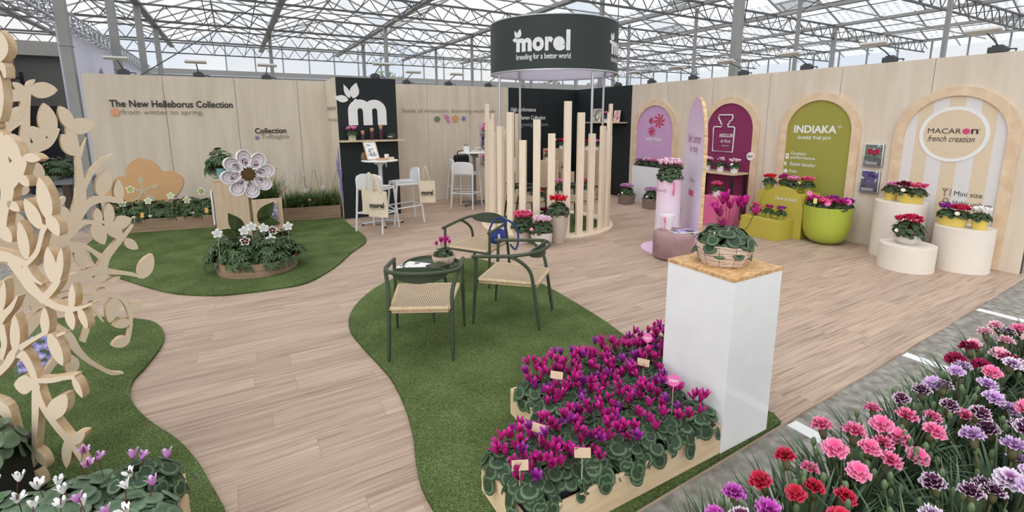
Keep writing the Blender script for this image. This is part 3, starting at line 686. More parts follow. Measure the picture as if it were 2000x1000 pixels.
for cx in (.03,): mb.tube([T @ Vector((cx-.03+.025*cos(a), .71+.025*sin(a), .003)) for a in np.linspace(0, 2*pi, 14, False)], .003, 4, 0, True); mb.tube([T @ Vector((cx+.03+.025*cos(a), .71+.025*sin(a), .003)) for a in np.linspace(0, 2*pi, 14, False)], .003, 4, 0, True); mb.tube([T @ Vector((cx+.025*cos(a), .755+.025*sin(a), .003)) for a in np.linspace(0, 2*pi, 14, False)], .003, 4, 0, True)
mb.tube([T @ Vector(p+(.003,)) for p in ((.01, .80), (.01, .86), (-.02, .90), (-.005, .885), (.01, .905), (.025, .885), (.04, .90), (.01, .86))], .003, 4); mb.tube([T @ Vector(p+(.003,)) for p in ((.065, .81), (.065, .90))], .003, 4)
mb.build('icon', INK, tD)
# ------------------------------------------------------------------ brochure holders
ACR, t_, b_ = newmat('clear_acrylic'); b_.inputs['Transmission Weight'].default_value = .9; b_.inputs['Roughness'].default_value = .08; b_.inputs['Base Color'].default_value = (.9, .93, .95, 1); b_.inputs['IOR'].default_value = 1.1; b_.inputs['Alpha'].default_value = .45
def photo(name, stops, sc_=9, seed=0.):
    m, t, b = newmat(name); co = nd(t, 'ShaderNodeTexCoord'); n = nd(t, 'ShaderNodeTexNoise', noise_dimensions='4D'); n.inputs['W'].default_value = seed; n.inputs['Scale'].default_value = sc_; n.inputs['Detail'].default_value = 4
    t.links.new(co.outputs['Object'], n.inputs['Vector']); r = nd(t, 'ShaderNodeValToRGB'); r.color_ramp.interpolation = 'CONSTANT'; e = r.color_ramp.elements
    while len(e) > 1: e.remove(e[-1])
    e[0].color = L(*stops[0][1]); e[0].position = 0
    for p, c in stops[1:]: e.new(p).color = L(*c)
    t.links.new(n.outputs['Fac'], r.inputs[0]); t.links.new(r.outputs[0], b.inputs['Base Color']); b.inputs['Roughness'].default_value = .35; return m
PH1 = photo('printed_garden_picture', [(0, (58, 76, 60)), (.42, (110, 126, 104)), (.52, (84, 98, 110)), (.6, (176, 186, 196))], 14, 1)
PH2 = photo('printed_field_picture', [(0, (44, 34, 76)), (.45, (96, 80, 138)), (.55, (76, 88, 70)), (.62, (186, 190, 200))], 16, 2)
PH3 = photo('printed_flower_picture', [(0, (196, 60, 120)), (.46, (224, 140, 176)), (.54, (240, 232, 236)), (.62, (90, 60, 80))], 12, 3)
PH4 = photo('printed_violet_picture', [(0, (78, 104, 70)), (.45, (150, 140, 208)), (.55, (196, 190, 236)), (.66, (232, 230, 240))], 26, 4)
PAPER = M((240, 239, 236), .5, name='white_paper')
def brochure(label, T, w_, h, pic, extra=None):
    t = thing('brochure_holder', label, 'brochure holder', (0, 0, 0)); o = T.translation.copy(); t.location = o; R = T.copy(); R.translation = (0, 0, 0)
    mb = MB(); mb.b2((-w_/2-.01, -h/2-.012, 0), (w_/2+.01, -h/2-.004, .05)); mb.b2((-w_/2-.01, -h/2-.012, .04), (w_/2+.01, -h/2+h*.45, .043)); mb.b2((-w_/2-.01, -h/2, 0), (w_/2+.01, h/2, .003))
    mb.v = [tuple(R @ Vector(p)) for p in mb.v]; mb.build('holder', ACR, t)
    mb = MB(); mb.b2((-w_/2, -h/2, .008), (w_/2, h/2, .03)); mb.v = [tuple(R @ Vector(p)) for p in mb.v]; b = mb.build('brochure', PAPER, t)
    mb = MB(); mb.b2((-w_/2+.006, -h/2+.006, .03), (w_/2-.006, h/2-.006, .0312)); mb.v = [tuple(R @ Vector(p)) for p in mb.v]; mb.build('cover_picture', pic, b)
    mb = MB(); mb.b2((-w_/2+.02, -h/2+.02, .0315), (w_/2-.05, -h/2+.06, .0322)); mb.v = [tuple(R @ Vector(p)) for p in mb.v]; mb.build('title_strip', PAPER, b)
    if extra:
        mb = MB(); extra(mb); mb.v = [tuple(R @ Vector(p)) for p in mb.v]; mb.build('cover_flowers', M((166, 24, 62), .5), b)
    return t
def redtop(mb):
    r = random.Random(5)
    for k in range(26): flat(mb, Matrix.Translation((0, 0, .0315)), blob(r.uniform(-.06, .06), r.uniform(.02, .075), .016, .012, r.random()*3, 8))
brochure('brochure holder showing red flowers in a trough, upper one beside the cream striped arch', FR(3.23, 1.265, 7.648), .22, .30, PH1, redtop)
brochure('brochure holder showing a violet flower field, lower one beside the cream striped arch', FR(3.235, .90, 7.648), .22, .30, PH2)
for k, (z, pic, lab) in enumerate(((1.565, PH3, 'topmost of the three brochure holders on the back wall by the slatted ring'), (1.255, PH2, 'middle one of the three brochure holders on the back wall by the slatted ring'), (.92, PH3, 'lowest of the three brochure holders on the back wall by the slatted ring'))):
    brochure(lab, FB(5.03, z, 9.958), .22, .28 if k < 2 else .33, pic)
# ------------------------------------------------------------------ dark corner shelf with frames
t = tag(MB().b2((7.43, 8.08, 1.675), (7.648, 9.3, 1.70)).build('wall_shelf', BOXW), 'wooden wall shelf in the dark corner holding two picture cards', 'shelf')
def card(label, y, w_, h, pic):
    t = thing('picture_card', label, 'picture', (7.55, y, 1.7005), 0); T = face((0, 0, 0), (0, -1, 0), -.12)
    MB().prism([(-w_/2, 0), (w_/2, 0), (w_/2, h), (-w_/2, h)], .012, T).build('board', M((226, 206, 196), .5), t)
    MB().prism([(-w_/2+.015, .015), (w_/2-.015, .015), (w_/2-.015, h-.015), (-w_/2+.015, h-.015)], .001, Tz(T, .0125)).build('picture', pic, t)
card('wider picture card standing at the far end of the shelf in the dark corner', 9.02, .30, .31, photo('pale_portrait', [(0, (120, 126, 110)), (.45, (190, 178, 160)), (.56, (232, 228, 222))], 11, 7))
card('narrow pink picture card at the near end of the shelf in the dark corner', 8.33, .2, .26, photo('pink_portrait', [(0, (150, 96, 90)), (.44, (214, 160, 160)), (.56, (232, 206, 202))], 12, 8))
# ------------------------------------------------------------------ round hanging sign on four posts
DC = Vector((4.65, 6.68, 0)); DR = 1.03
t = thing('round_sign', 'big dark green drum sign with white morel lettering on four slim posts', 'sign', (DC.x, DC.y, 0))
DG = M((50, 58, 54), .55, name='dark_green_drum_skin'); LIN = M((214, 210, 224), .7, name='pale_drum_lining')
MB().lathe([(DR-.02, 2.49), (DR, 2.485), (DR, 3.24), (DR-.02, 3.235)], 72, cap0=False, cap1=False).build('drum_skin', DG, t, 60)
MB().lathe([(DR-.021, 2.49), (DR-.021, 3.235)], 72, cap0=False, cap1=False).build('lining', LIN, t, 60)
mb = MB(); mb.lathe([(DR-.05, 2.47), (DR+.006, 2.47), (DR+.006, 2.49), (DR-.05, 2.49), (DR-.05, 2.47)], 72, cap0=False, cap1=False); mb.build('bottom_ring', ALU, t, 40)
mb = MB(); mb.lathe([(DR-.05, 3.23), (DR+.004, 3.23), (DR+.004, 3.245), (DR-.05, 3.245), (DR-.05, 3.23)], 72, cap0=False, cap1=False); mb.build('top_ring', ALU, t, 40)
for a in (pi*.985, -pi/2+.02, pi/2+.05, -.12):
    MB().lathe([(.019, .02), (.019, 3.2)], 12, (.985*cos(a), .985*sin(a), 0)).build('post', ALU, t, 40)
def bend(a0):
    def f(x, y, z): a = a0+x/DR; r = DR+.003; return (r*cos(a), r*sin(a), y)
    return f
bpy.context.view_layer.update()
for k in range(4):
    a0 = rad(-134.5+89*k)
    for body, x0, x1, y, h, bo in (('m', -.40, -.145, 2.735, .19, .05), ('o', -.135, .035, 2.732, .196, .05), ('r', .05, .165, 2.735, .192, .05), ('e', .165, .335, 2.732, .196, .05), ('l', .35, .41, 2.735, .285, .05), ('breeding for a better world', -.40, .42, 2.60, .105, .012)):
        o = text(body, None, x0, x1, y, h, LETW, None, bold=bo, bend=bend(a0)); o.parent = t
    mb = MB(); I = Matrix()
    for q in (petal(-.36, 2.93, .13, .075, 1.35), petal(-.385, 2.93, .12, .05, 1.95), petal(-.385, 2.905, .085, .06, 3.05)): flat(mb, I, q, .002)
    B_ = bend(a0); mb.v = [tuple(Vector(B_(x, y, z))*1) for x, y, z in mb.v]; mb.build('logo_petals', LETW, t)
# ================================================================== furniture and stands
# ------------------------------------------------------------------ slatted ring
RC = Vector((4.55, 6.68, 0)); SLATS = [(164, 1.98), (153, 1.43), (175, 1.74), (-180, 1.53), (-169, 1.63), (-157, 1.84), (-145, 1.43), (-133, 1.73), (-121, 1.53), (-108, 1.99), (-96, 1.83), (-84, 1.52), (-69, 1.63), (-54, 1.83), (-43, 1.45), (-33, 1.98), (122, 1.84), (88, 1.84), (102, 1.54), (112, 1.48), (-20, 1.54)]
t = thing('slatted_ring', 'ring of upright pale birch slats of uneven height under the drum sign', 'screen', RC)
mb = MB(); mb.lathe([(.9, .001), (1.12, .001), (1.12, .035), (.9, .035), (.9, .001)], 72, cap0=False, cap1=False); mb.build('base_ring', PINE, t, 40, bevel=.003)
for a, h in SLATS:
    a = rad(a); MB().box((1.03*cos(a), 1.03*sin(a), .035+h/2), (.105, .055, h), a+pi/2).build('slat', PINE, t, bevel=.003)
tag(MB().lathe([(.89, .0005), (.89, .022)], 64).build('turf_mat', TURF, loc=RC), 'round green turf mat inside the slatted ring', 'artificial turf')
# ------------------------------------------------------------------ armchairs
def armchair():
    t = thing('dining_armchair', '', 'chair')
    mb = MB(); n = 12; vs = []; fs = []
    for j in range(n+1):
        y = -.262+.507*j/n
        for i in range(n+1):
            u = i/n*2-1; hw = .205+.04*j/n; x = u*hw; vs.append((x, y, .452-.018*(1-u*u)*(1-(2*j/n-1)**2)))
    for j in range(n):
        for i in range(n): a = j*(n+1)+i; fs.append((a, a+1, a+n+2, a+n+1))
    mb.add(vs, fs, 0)
    rim = [(-.205, -.262), (.205, -.262), (.245, .245), (-.245, .245)]
    mb.prism(rim, .022, Matrix.Translation((0, 0, .402)), 1); 
    for a, b in zip(rim, rim[1:]+rim[:1]): mb.tube([(a[0], a[1], .438), (b[0], b[1], .438)], .017, 8, 1)
    mb.build('seat', [WEAVE, CORD], t, 40)
    for s in (-1, 1):
        MB().tube([(s*.285, .29, 0), (s*.28, .262, .43), (s*.28, .255, .67)], [.010, .0155, .014], 10).build('leg', GREENM, t, 50)
        MB().tube(smoothp([(s*.235, -.29, 0), (s*.23, -.235, .42), (s*.235, -.20, .57), (s*.265, -.115, .665), (s*.283, -.05, .697)], 4), [.010]+[.0155]*15+[.013], 10).build('leg', GREENM, t, 50)
    mb = MB(); mb.tube([(-.28, .262, .425), (.28, .262, .425)], .013, 8); mb.tube([(-.23, -.235, .42), (.23, -.235, .42)], .013, 8); mb.build('crossbar', GREENM, t, 50)
    half = [(.285, .29, .672), (.286, .1, .69), (.278, -.05, .705), (.235, -.19, .725), (.13, -.275, .738), (0, -.3, .742)]
    pts = smoothp(half+[(-x, y, z) for x, y, z in half[-2::-1]], 4)
    MB().tube(pts, .017, 12).build('arm_rail', GREENM, t, 50)
    mb = MB(); A = []; B = []; n = 24
    for k in range(n):
        a = 2*pi*k/n; x = .205*cos(a); z = .715+.068*math.copysign(abs(sin(a))**.85, sin(a)); y = -.272+1.7*x*x; A.append((x, y, z)); B.append((x, y+.014, z))
    mb.add(A+B, [(k, (k+1) % n, n+(k+1) % n, n+k) for k in range(n)])
    # curved faces as strips
    for S, fl_ in ((A, 0), (B, 1)):
        for k in range(1, n//2):
            q = [S[k], S[k-1] if k > 1 else S[0], S[n-k+1] if k > 1 else S[0], S[n-k]]
            if k == 1: q = [S[0], S[n-1], S[1]]
            mb.add(q, [tuple(range(len(q)))])
        mb.add([S[n//2-1], S[n//2+1], S[n//2]], [(0, 1, 2)])
    mb.build('backrest', GREENM, t)
    return t
ch = armchair(); ch.scale = (1, 1, .905); g = 'olive woven-seat armchairs'
ch.location = (1.18, 3.41, .021); ch.rotation_euler = (0, 0, rad(-27.6)); ch['label'] = 'olive metal armchair with its back towards the aisle, woven cord seat'; ch['group'] = g
dup(ch, (2.06, 3.52, .021), rad(42), 'olive metal armchair seen from its side, nearest the magenta cyclamen trough', g)
dup(ch, (2.27, 4.66, .003), rad(122.7), 'olive metal armchair with the blue handbag on its woven seat', g)
dup(ch, (4.22, 6.88, .023), rad(-97), 'olive armchair inside the slatted ring, the left one of the pair there', g)
dup(ch, (5.03, 6.50, .023), rad(-80), 'olive armchair inside the slatted ring, the right one of the pair there', g)
# ------------------------------------------------------------------ low round tray table
t = thing('tray_table', 'low round olive metal tray table between the woven-seat armchairs', 'table', (1.43, 3.93, .021))
MB().lathe([(.0, .452), (.235, .452), (.245, .46), (.25, .485), (.245, .485), (.238, .464), (0, .462)], 40, cap0=False, cap1=False).build('tabletop', GREENM, t, 50)
for k in range(3):
    a = 2*pi*k/3+2.3; MB().tube([(.2*cos(a), .2*sin(a), 0), (.12*cos(a), .12*sin(a), .455)], [.009, .012], 8).build('leg', GREENM, t, 50)
def booklet(label, loc, w_, h, rz, pic, th=.006, cat='magazine', name='magazine'):
    t = thing(name, label, cat, loc, rz); MB().b2((-w_/2, -h/2, 0), (w_/2, h/2, th)).build('pages', PAPER, t); MB().b2((-w_/2+.008, -h/2+.008, th), (w_/2-.008, h/2-.008, th+.001)).build('cover_picture', pic, t); return t
booklet('white magazine lying on the olive tray table', (1.30, 3.97, .484), .2, .28, rad(40), photo('pale_cover', [(0, (236, 234, 232)), (.56, (150, 130, 120)), (.62, (96, 110, 90))], 9, 5))
tag(MB().box((0, 0, .02), (.16, .13, .04), rad(20)).build('booklet_box', M((62, 66, 44), .5), loc=(1.44, 3.80, .484), bevel=.003), 'small olive box on the tray table, next to the white magazine', 'box')
# ------------------------------------------------------------------ blue handbag on the far chair
t = thing('handbag', 'small blue crescent handbag hanging over the armchair by the slatted ring', 'bag', (2.38, 4.44, .425), rad(10))
BLUE = M((46, 60, 132), .5, name='cobalt_nylon')
MB().sphere((0, 0, .095), .105, 20, 12, 0, (1.15, .45, .8)).build('body', BLUE, t, 180)
MB().tube(smoothp([(-.11, 0, .10), (-.10, .0, .2), (-.02, .0, .29), (.08, -.02, .27), (.11, 0, .11)], 5), .0045, 6, 0, False, 3).build('strap', BLUE, t, 60)
MB().tube(smoothp([(.06, 0, .25), (.12, -.05, .26), (.2, -.09, .16), (.21, -.1, .03), (.17, -.1, -.06), (.12, -.07, .0)], 5), .0045, 6, 0, False, 3).build('strap', M((44, 62, 104), .6), t, 60)
MB().tube([(-.02, -.05, .13), (-.02, -.055, .06)], .012, 6).build('tassel', M((214, 210, 200), .6), t)
# ------------------------------------------------------------------ bar tables and stools
def bartable(name, label, loc, rz, leg):
    t = thing(name, label, 'table', loc, rz)
    MB().lathe([(.29, 1.085), (.302, 1.092), (.302, 1.1), (.29, 1.105)], 48).build('tabletop', WHITE, t, 40)
    MB().lathe([(.034, .05), (.034, 1.0), (.05, 1.0), (.05, 1.085)], 20).build('column', leg, t, 40)
    mb = MB(); mb.box((0, 0, 1.06), (.2, .07, .045)); mb.box((.1, .0, 1.03), (.02, .05, .09)); mb.build('tilt_bracket', leg, t, bevel=.004)
    MB().cyl((0, 0, .03), .05, .05, 20).build('hub', leg, t, 40)
    for k in range(4):
        a = pi/2*k; f = MB().tube([(.03*cos(a), .03*sin(a), .06), (.34*cos(a), .34*sin(a), .035)], [.03, .016], 8, 0, False, .8).build('foot', leg, t, 50)
        MB().cyl((.33*cos(a), .33*sin(a), 0), .018, .03, 10).build('foot_glide', M((40, 40, 42), .6), f)
    return t
bartable('bar_table', 'white round bar table in front of the dark logo panel', (2.09, 8.06, 0), rad(-8), M((196, 198, 198), .4, .2, name='light_grey_metal'))
bartable('bar_table', 'white round bar table by the back wall, beside the slatted ring', (4.30, 9.02, 0), rad(30), M((116, 120, 120), .4, .2, name='mid_grey_metal'))
STO = M((220, 222, 222), .45, name='white_resin')
def stool():
    t = thing('bar_stool', '', 'stool')
    mb = MB(); n = 10; vs = []; fs = []
    for j in range(n+1):
        for i in range(n+1):
            u, v = i/n*2-1, j/n*2-1; k = 1-.06*u*u*v*v; vs.append((u*.215*k, v*.2*k, .725-.016*(1-u*u)*(1-v*v)-.012*max(0, v-.7)/.3))
    for j in range(n):
        for i in range(n): a = j*(n+1)+i; fs.append((a, a+1, a+n+2, a+n+1))
    mb.add(vs, fs); mb.box((0, 0, .695), (.42, .39, .045)); mb.build('seat', STO, t, 40)
    # curved low back
    mb = MB(); m = 16; A = []
    for z in range(7):
        zz = .70+.245*z/6
        for k in range(m+1):
            u = k/m*2-1; w_ = .232 if z < 5 else .232-.02*(z-4)**1.5; A.append((u*w_, -.25+.05*u*u-.02*z/6, zz-(.0 if z < 6 else .03*u**4)))
    N = len(A); A2 = [(x, y+.02, z) for x, y, z in A]; fs = []
    for z in range(6):
        for k in range(m):
            a = z*(m+1)+k; fs += [(a, a+1, a+m+2, a+m+1), (N+a, N+a+m+1, N+a+m+2, N+a+1)]
    for k in range(m): fs += [(6*(m+1)+k, 6*(m+1)+k+1, N+6*(m+1)+k+1, N+6*(m+1)+k), (k, N+k, N+k+1, k+1)]
    for z in range(6): a = z*(m+1); fs += [(a, a+m+1, N+a+m+1, N+a), (a+m, N+a+m, N+a+2*m+1, a+2*m+1)]
    mb.add(A+A2, fs); mb.build('backrest', STO, t, 50)
    for s in (-1, 1):
        MB().tube([(s*.235, .26, 0), (s*.205, .185, .71)], [.015, .019], 8).build('leg', STO, t, 60)
        MB().tube([(s*.235, -.27, 0), (s*.215, -.205, .70), (s*.222, -.21, .86)], [.015, .019, .016], 8).build('leg', STO, t, 60)
    mb = MB(); zz = .28; q = [(s1*.225, s2*.235, zz+(.03 if s2 < 0 else 0)) for s1, s2 in ((-1, -1), (1, -1), (1, 1), (-1, 1))]
    for a, b in zip(q, q[1:]+q[:1]): mb.tube([a, b], .013, 6)
    mb.build('footrest', STO, t, 60); return t
st = stool(); g = 'white bar stools'
st.location = (1.915, 7.69, 0); st.rotation_euler = (0, 0, rad(-45.4)); st['label'] = 'white bar stool with two canvas tote bags on its back, beside the turf'; st['group'] = g
dup(st, (2.49, 8.08, 0), rad(90), 'white bar stool facing the logo panel, one canvas tote bag on its back', g)
dup(st, (4.03, 8.83, 0), rad(-47), 'white bar stool with its back to us at the bar table by the slatted ring', g)
dup(st, (4.24, 9.58, 0), rad(-100), 'white bar stool with a black bag, between that bar table and the back wall', g)
dup(st, (5.02, 9.0, 0), rad(80), 'white bar stool half hidden behind the slatted ring, facing the bar table', g)
CANV = grain('natural_canvas', (206, 190, 166), (226, 212, 190), (6, 6, 6), 8, .85, bump=.15)
def tote(label, p, xdir, w_=.32, h=.40, printed=True, strap=.24):
    t = thing('tote_bag', label, 'bag', p); T = face((0, 0, 0), xdir)
    mb = MB(); n = 8; vs = []; r = random.Random(len(label))
    for sgn in (1, -1):
        for j in range(n+1):
            for i in range(n+1): u, v = i/n*2-1, j/n; vs.append(T @ Vector((u*w_/2*(1-.04*v), v*h, sgn*(.003+.018*(1-u*u)*(1-v*.8))+.006*sin(3*u+5*v))))
    m = (n+1)**2; fs = []
    for j in range(n):
        for i in range(n): a = j*(n+1)+i; fs += [(a, a+1, a+n+2, a+n+1), (m+a, m+a+n+1, m+a+n+2, m+a+1)]
    for j in range(n): a = j*(n+1); fs += [(a, a+n+1, m+a+n+1, m+a), (a+n, m+a+n, m+a+2*n+1, a+2*n+1)]
    for i in range(n): fs += [(i, m+i, m+i+1, i+1)]
    mb.add(vs, fs); mb.build('bag_body', CANV, t, 60)
    for s in (.02, -.012):
        MB().tube([T @ Vector(q) for q in smoothp([(-w_*.22, h-.01, s), (-w_*.2, h+strap*.6, s), (-w_*.12, h+strap, s-.01), (-w_*.02, h+strap*.9, s-.01), (w_*.06, h+strap*.5, s), (w_*.2, h-.01, s)], 4)], .011, 6, 0, False, .35).build('strap', CANV, t, 60)
    if not printed: return t
    bpy.context.view_layer.update(); Z = Tz(T, .034)
    tagtext('morel', Z, -w_*.38, w_*.36, h*.36, .085, INK, t, bold=.04); tagtext('breeding for a better world', Z, -w_*.38, w_*.36, h*.29, .022, INK, t)
    return t
tote('front canvas tote bag with a full morel print, hanging from the stool beside the turf', (1.815, 7.245, .30), (.75, -.66))
tote('canvas tote bag half hidden behind another one, hanging from the stool beside the turf', (1.745, 7.35, .33), (.75, -.66), printed=False)
tote('canvas tote bag hanging alone from the stool that faces the logo panel', (2.80, 7.76, .36), (.85, -.35), .27, .38)
# things on the first bar table
t = thing('framed_print', 'leaning wooden frame with a printed white sheet on the bar table by the logo panel', 'frame', (1.99, 8.07, 1.105)); T = face((0, 0, 0), (.96, .28, 0), -.42)
mb = MB(); F_ = [(-.115, 0), (.115, 0), (.115, .33), (-.115, .33)]
for a, b, c, d in ((-.115, 0, .115, .014), (-.115, .316, .115, .33), (-.115, 0, -.101, .33), (.101, 0, .115, .33)): mb.prism([(a, b), (c, b), (c, d), (a, d)], .016, T)
mb.build('frame', BOXW, t); MB().prism([(-.101, .014), (.101, .014), (.101, .316), (-.101, .316)], .008, T).build('sheet', PAPER, t)
mb = MB(); Tq = Tz(T, .0085)
for k, y in enumerate((.25, .262, .274)): flat(mb, Tq, [(-.07, y), (.01, y), (.01, y+.006), (-.07, y+.006)], .001)
mb.build('printed_lines', M((120, 140, 176), .6), t)
mb = MB(); r = random.Random(2)
for k in range(30): flat(mb, Tq, blob(r.gauss(0, .028), .1+r.gauss(0, .03), .012, .008, r.random()*3, 7), .001)
mb.build('printed_drawing', M((128, 126, 136), .6), t)
bpy.context.view_layer.update(); tagtext('morel', Tq, -.045, .035, .185, .022, INK, t, bold=.03)
def tray(label, loc, w_, d, h, m, rz=0, cat='box', name='snack_tray'):
    mb = MB(); a = [(-w_/2, -d/2), (w_/2, -d/2), (w_/2, d/2), (-w_/2, d/2)]
    P = [(x*.85, y*.85, 0) for x, y in a]+[(x, y, h) for x, y in a]+[(x*.95, y*.92, h) for x, y in a]+[(x*.8, y*.8, .006) for x, y in a]
    fs = [(0, 3, 2, 1), (12, 13, 14, 15)]
    for i in range(4): j = (i+1) % 4; fs += [(i, j, 4+j, 4+i), (4+i, 4+j, 8+j, 8+i), (8+i, 8+j, 12+j, 12+i)]
    mb.add(P, fs); return tag(mb.build(name, m, loc=loc, rz=rz), label, cat)
tray('low wooden snack tray in front of the leaning frame on the bar table', (2.10, 7.93, 1.105), .19, .1, .04, M((196, 168, 134), .6))
tray('small pale box on the bar table, right of the snack tray', (2.24, 7.95, 1.105), .11, .08, .05, M((222, 204, 176), .6))
tag(MB().lathe([(.032, 0), (.04, .09), (.036, .09), (.03, .01)], 20, cap1=True).build('paper_cup', WHITE, None, 40, loc=(2.22, 8.1, 1.105)), 'white paper cup on the bar table behind the pale box', 'cup')
tag(MB().lathe([(.05, 0), (.055, .05), (.045, .1), (.02, .13)], 16).build('wooden_holder', M((120, 84, 60), .6), None, 60, loc=(1.86, 8.17, 1.105)), 'brown wooden holder behind the leaning frame on the bar table', 'holder')
# second bar table
BLK = M((26, 27, 30), .6, name='black_fabric')
t = thing('shoulder_bag', 'black bag standing on the stool seat against the back wall', 'bag', (4.22, 9.5, .725))
mb = MB(); mb.box((0, 0, .15), (.34, .16, .3)); mb.build('bag_body', BLK, t, bevel=.05); MB().tube(smoothp([(-.09, 0, .29), (-.07, 0, .37), (.07, 0, .37), (.09, 0, .29)], 4), .011, 6).build('handle', BLK, t, 60)
t = thing('cutlery_cup', 'white pot of dark pens on the bar table by the slatted ring', 'pot', (4.13, 9.03, 1.105)); MB().lathe([(.06, 0), (.065, .13), (.058, .13), (.055, .012)], 24).build('pot', WHITE, t, 40)
for k in range(5): MB().tube([(.02*cos(k*1.3), .02*sin(k*1.3), .012), (.035*cos(k*1.3), .035*sin(k*1.3), .16)], .005, 6).build('pen', M((60, 52, 50), .6), t)
tag(MB().tube(smoothp([(-.12, 0, .006), (-.05, .03, .03), (.02, 0, .09), (.1, -.02, .07), (.15, .02, .01)], 5), .005, 6).build('cable', PAPER, None, 60, loc=(4.36, 9.0, 1.107)), 'white cable looping on the bar table by the slatted ring', 'cable')
tray('flat clear tray on the bar table under the white cable', (4.33, 9.1, 1.105), .24, .14, .02, M((206, 210, 212), .3))
# shelf things on the logo tower
KNIT = M((74, 40, 48), .6, name='burgundy_bottle'); CORKM = M((190, 136, 100), .7, name='wooden_cap')
for x, h, c, lab in ((1.985, .10, M((60, 56, 54), .5), 'smallest of the three wooden-capped bottles on the shelf'), (2.15, .145, KNIT, 'middle-sized of the three wooden-capped bottles on the shelf'), (2.31, .19, KNIT, 'tallest of the three wooden-capped bottles on the shelf')):
    t = thing('flask', lab, 'bottle', (x, 8.73, 1.4155), 0, 'bottles on the logo shelf'); MB().lathe([(.033, 0), (.036, .01), (.036, h-.02), (.03, h)], 20).build('bottle_body', c, t, 50)
    MB().cyl((0, 0, h), .03, .02, 20).build('collar', M((140, 138, 136), .4, .5), t, 40); MB().lathe([(.031, h+.02), (.034, h+.03), (.034, h+.05), (.02, h+.068)], 20).build('cap', CORKM, t, 50)
t = thing('baseball_cap', 'dark olive baseball cap with white lettering on the shelf', 'cap', (2.50, 8.735, 1.4155), rad(-100))
CAPM = M((56, 58, 44), .8, name='olive_twill')
MB().lathe([(.088, 0), (.09, .03), (.082, .07), (.055, .1), (.01, .112)], 24).build('crown', CAPM, t, 60)
mb = MB(); n = 16; A = [(.088*cos(a), .088*sin(a), .012) for a in np.linspace(-pi*.9, -pi*.1, n)]; B = [(.09*cos(a), .088*sin(a)-.075*(sin(-a))**.7, .004) for a in np.linspace(-pi*.9, -pi*.1, n)]
mb.add(A+B+[(x, y, z-.006) for x, y, z in A+B], [(i, i+1, n+i+1, n+i) for i in range(n-1)]+[(2*n+i, 3*n+i, 3*n+i+1, 2*n+i+1) for i in range(n-1)]+[(n+i, n+i+1, 3*n+i+1, 3*n+i) for i in range(n-1)]); mb.build('brim', CAPM, t, 40)
mb = MB(); 
bpy.context.view_layer.update()
o = text('morel', face((0, 0, 0), (1, 0, 0)), -.045, .04, .045, .022, LETW, None, bold=.04, bend=lambda x, y, z: (.091*sin(x/.09+1.2), -.091*cos(x/.09+1.2)-.001, y)); o.parent = t
# ------------------------------------------------------------------ white plinth with strand-board top
t = thing('display_plinth', 'tall glossy white plinth with a strand-board top at the front corner of the turf', 'plinth', (2.2825, 1.615, .021))
MB().b2((-.2025, -.21, 0), (.2025, .21, .948)).build('body', M((236, 236, 236), .12, 0, .5, 'gloss_white_panel'), t, bevel=.002)
MB().b2((-.205, -.212, .948), (.205, .212, .966)).build('top_board', OSB, t)
# ------------------------------------------------------------------ pink corner
PNK = M((216, 110, 150), .6, name='candy_pink'); PLL = M((216, 190, 210), .55, name='pale_lilac_laminate'); PLP = M((224, 196, 210), .55, name='pale_pink_laminate')
tag(MB().lathe([(.42, .001), (.42, .02)], 48).build('base_plate', M((226, 190, 214), .5), None, 40, loc=(5.1, 4.42, 0)), 'round pale pink base plate on the floor under the tall pink board', 'base plate')
def grad(name, stops, z0, z1):
    m, t, b = newmat(name); co = nd(t, 'ShaderNodeTexCoord'); s = nd(t, 'ShaderNodeSeparateXYZ'); t.links.new(co.outputs['Object'], s.inputs[0]); mr = nd(t, 'ShaderNodeMapRange'); mr.inputs[1].default_value = z0; mr.inputs[2].default_value = z1
    r = nd(t, 'ShaderNodeValToRGB'); e = r.color_ramp.elements; e[0].color = L(*stops[0][1]); e[1].color = L(*stops[-1][1])
    for p, c in stops[1:-1]: e.new(p).color = L(*c)
    t.links.new(s.outputs[2], mr.inputs[0]); t.links.new(mr.outputs[0], r.inputs[0]); t.links.new(r.outputs[0], b.inputs['Base Color']); b.inputs['Roughness'].default_value = .55; return m
BP = Vector((5.32, 4.18, .02)); BD = Vector((-.54, -.84, 0)).normalized()
t = thing('display_board', 'tall pale lilac board with a rounded top and plywood edge, behind the pouf', 'display panel', BP-BD*.4); T = face((0, 0, 0), (.54*-1, -.84, 0)); Wd = .8
o = [(-Wd/2, 0), (Wd/2, 0)]+[(Wd/2*cos(a)**.9 if cos(a) > 0 else -Wd/2*(-cos(a))**.9, 1.28+.76*sin(a)) for a in np.linspace(0, pi, 30)]
MB().prism(o, .045, Tz(T, -.045), 0, 1).build('board', [grad('lilac_print', [(0, (218, 196, 222)), (.35, (220, 214, 230)), (.6, (222, 210, 228)), (1, (214, 178, 208))], 0, 2.04), PLYH], t, 40)
bpy.context.view_layer.update(); Z = Tz(T, .002); ROSE = M((190, 128, 160), .6, name='rose_print')
tagtext("Life's better", Z, -.27, .27, 1.42, .13, ROSE, t); tagtext('in rosy', Z, -.16, .16, 1.26, .13, ROSE, t); tagtext('the', Z, -.1, .12, .87, .07, M((206, 176, 196), .6), t)
tag(MB().prism([(-.09, 0), (.09, 0), (.09, .08), (-.09, .08)], .004, Matrix.Identity(4)).build('card', M((214, 96, 140), .6)), 'small red and white card fixed to the tall lilac board', 'card')
bpy.data.objects['card'].matrix_world = Matrix.Translation(BP-BD*.4) @ Tz(T, .004) @ Matrix.Translation((-.0, .68, 0))
t = thing('display_cylinder', 'pale pink round column in front of the tall lilac board, carrying pink cyclamen', 'plinth', (5.2, 4.62, .021))
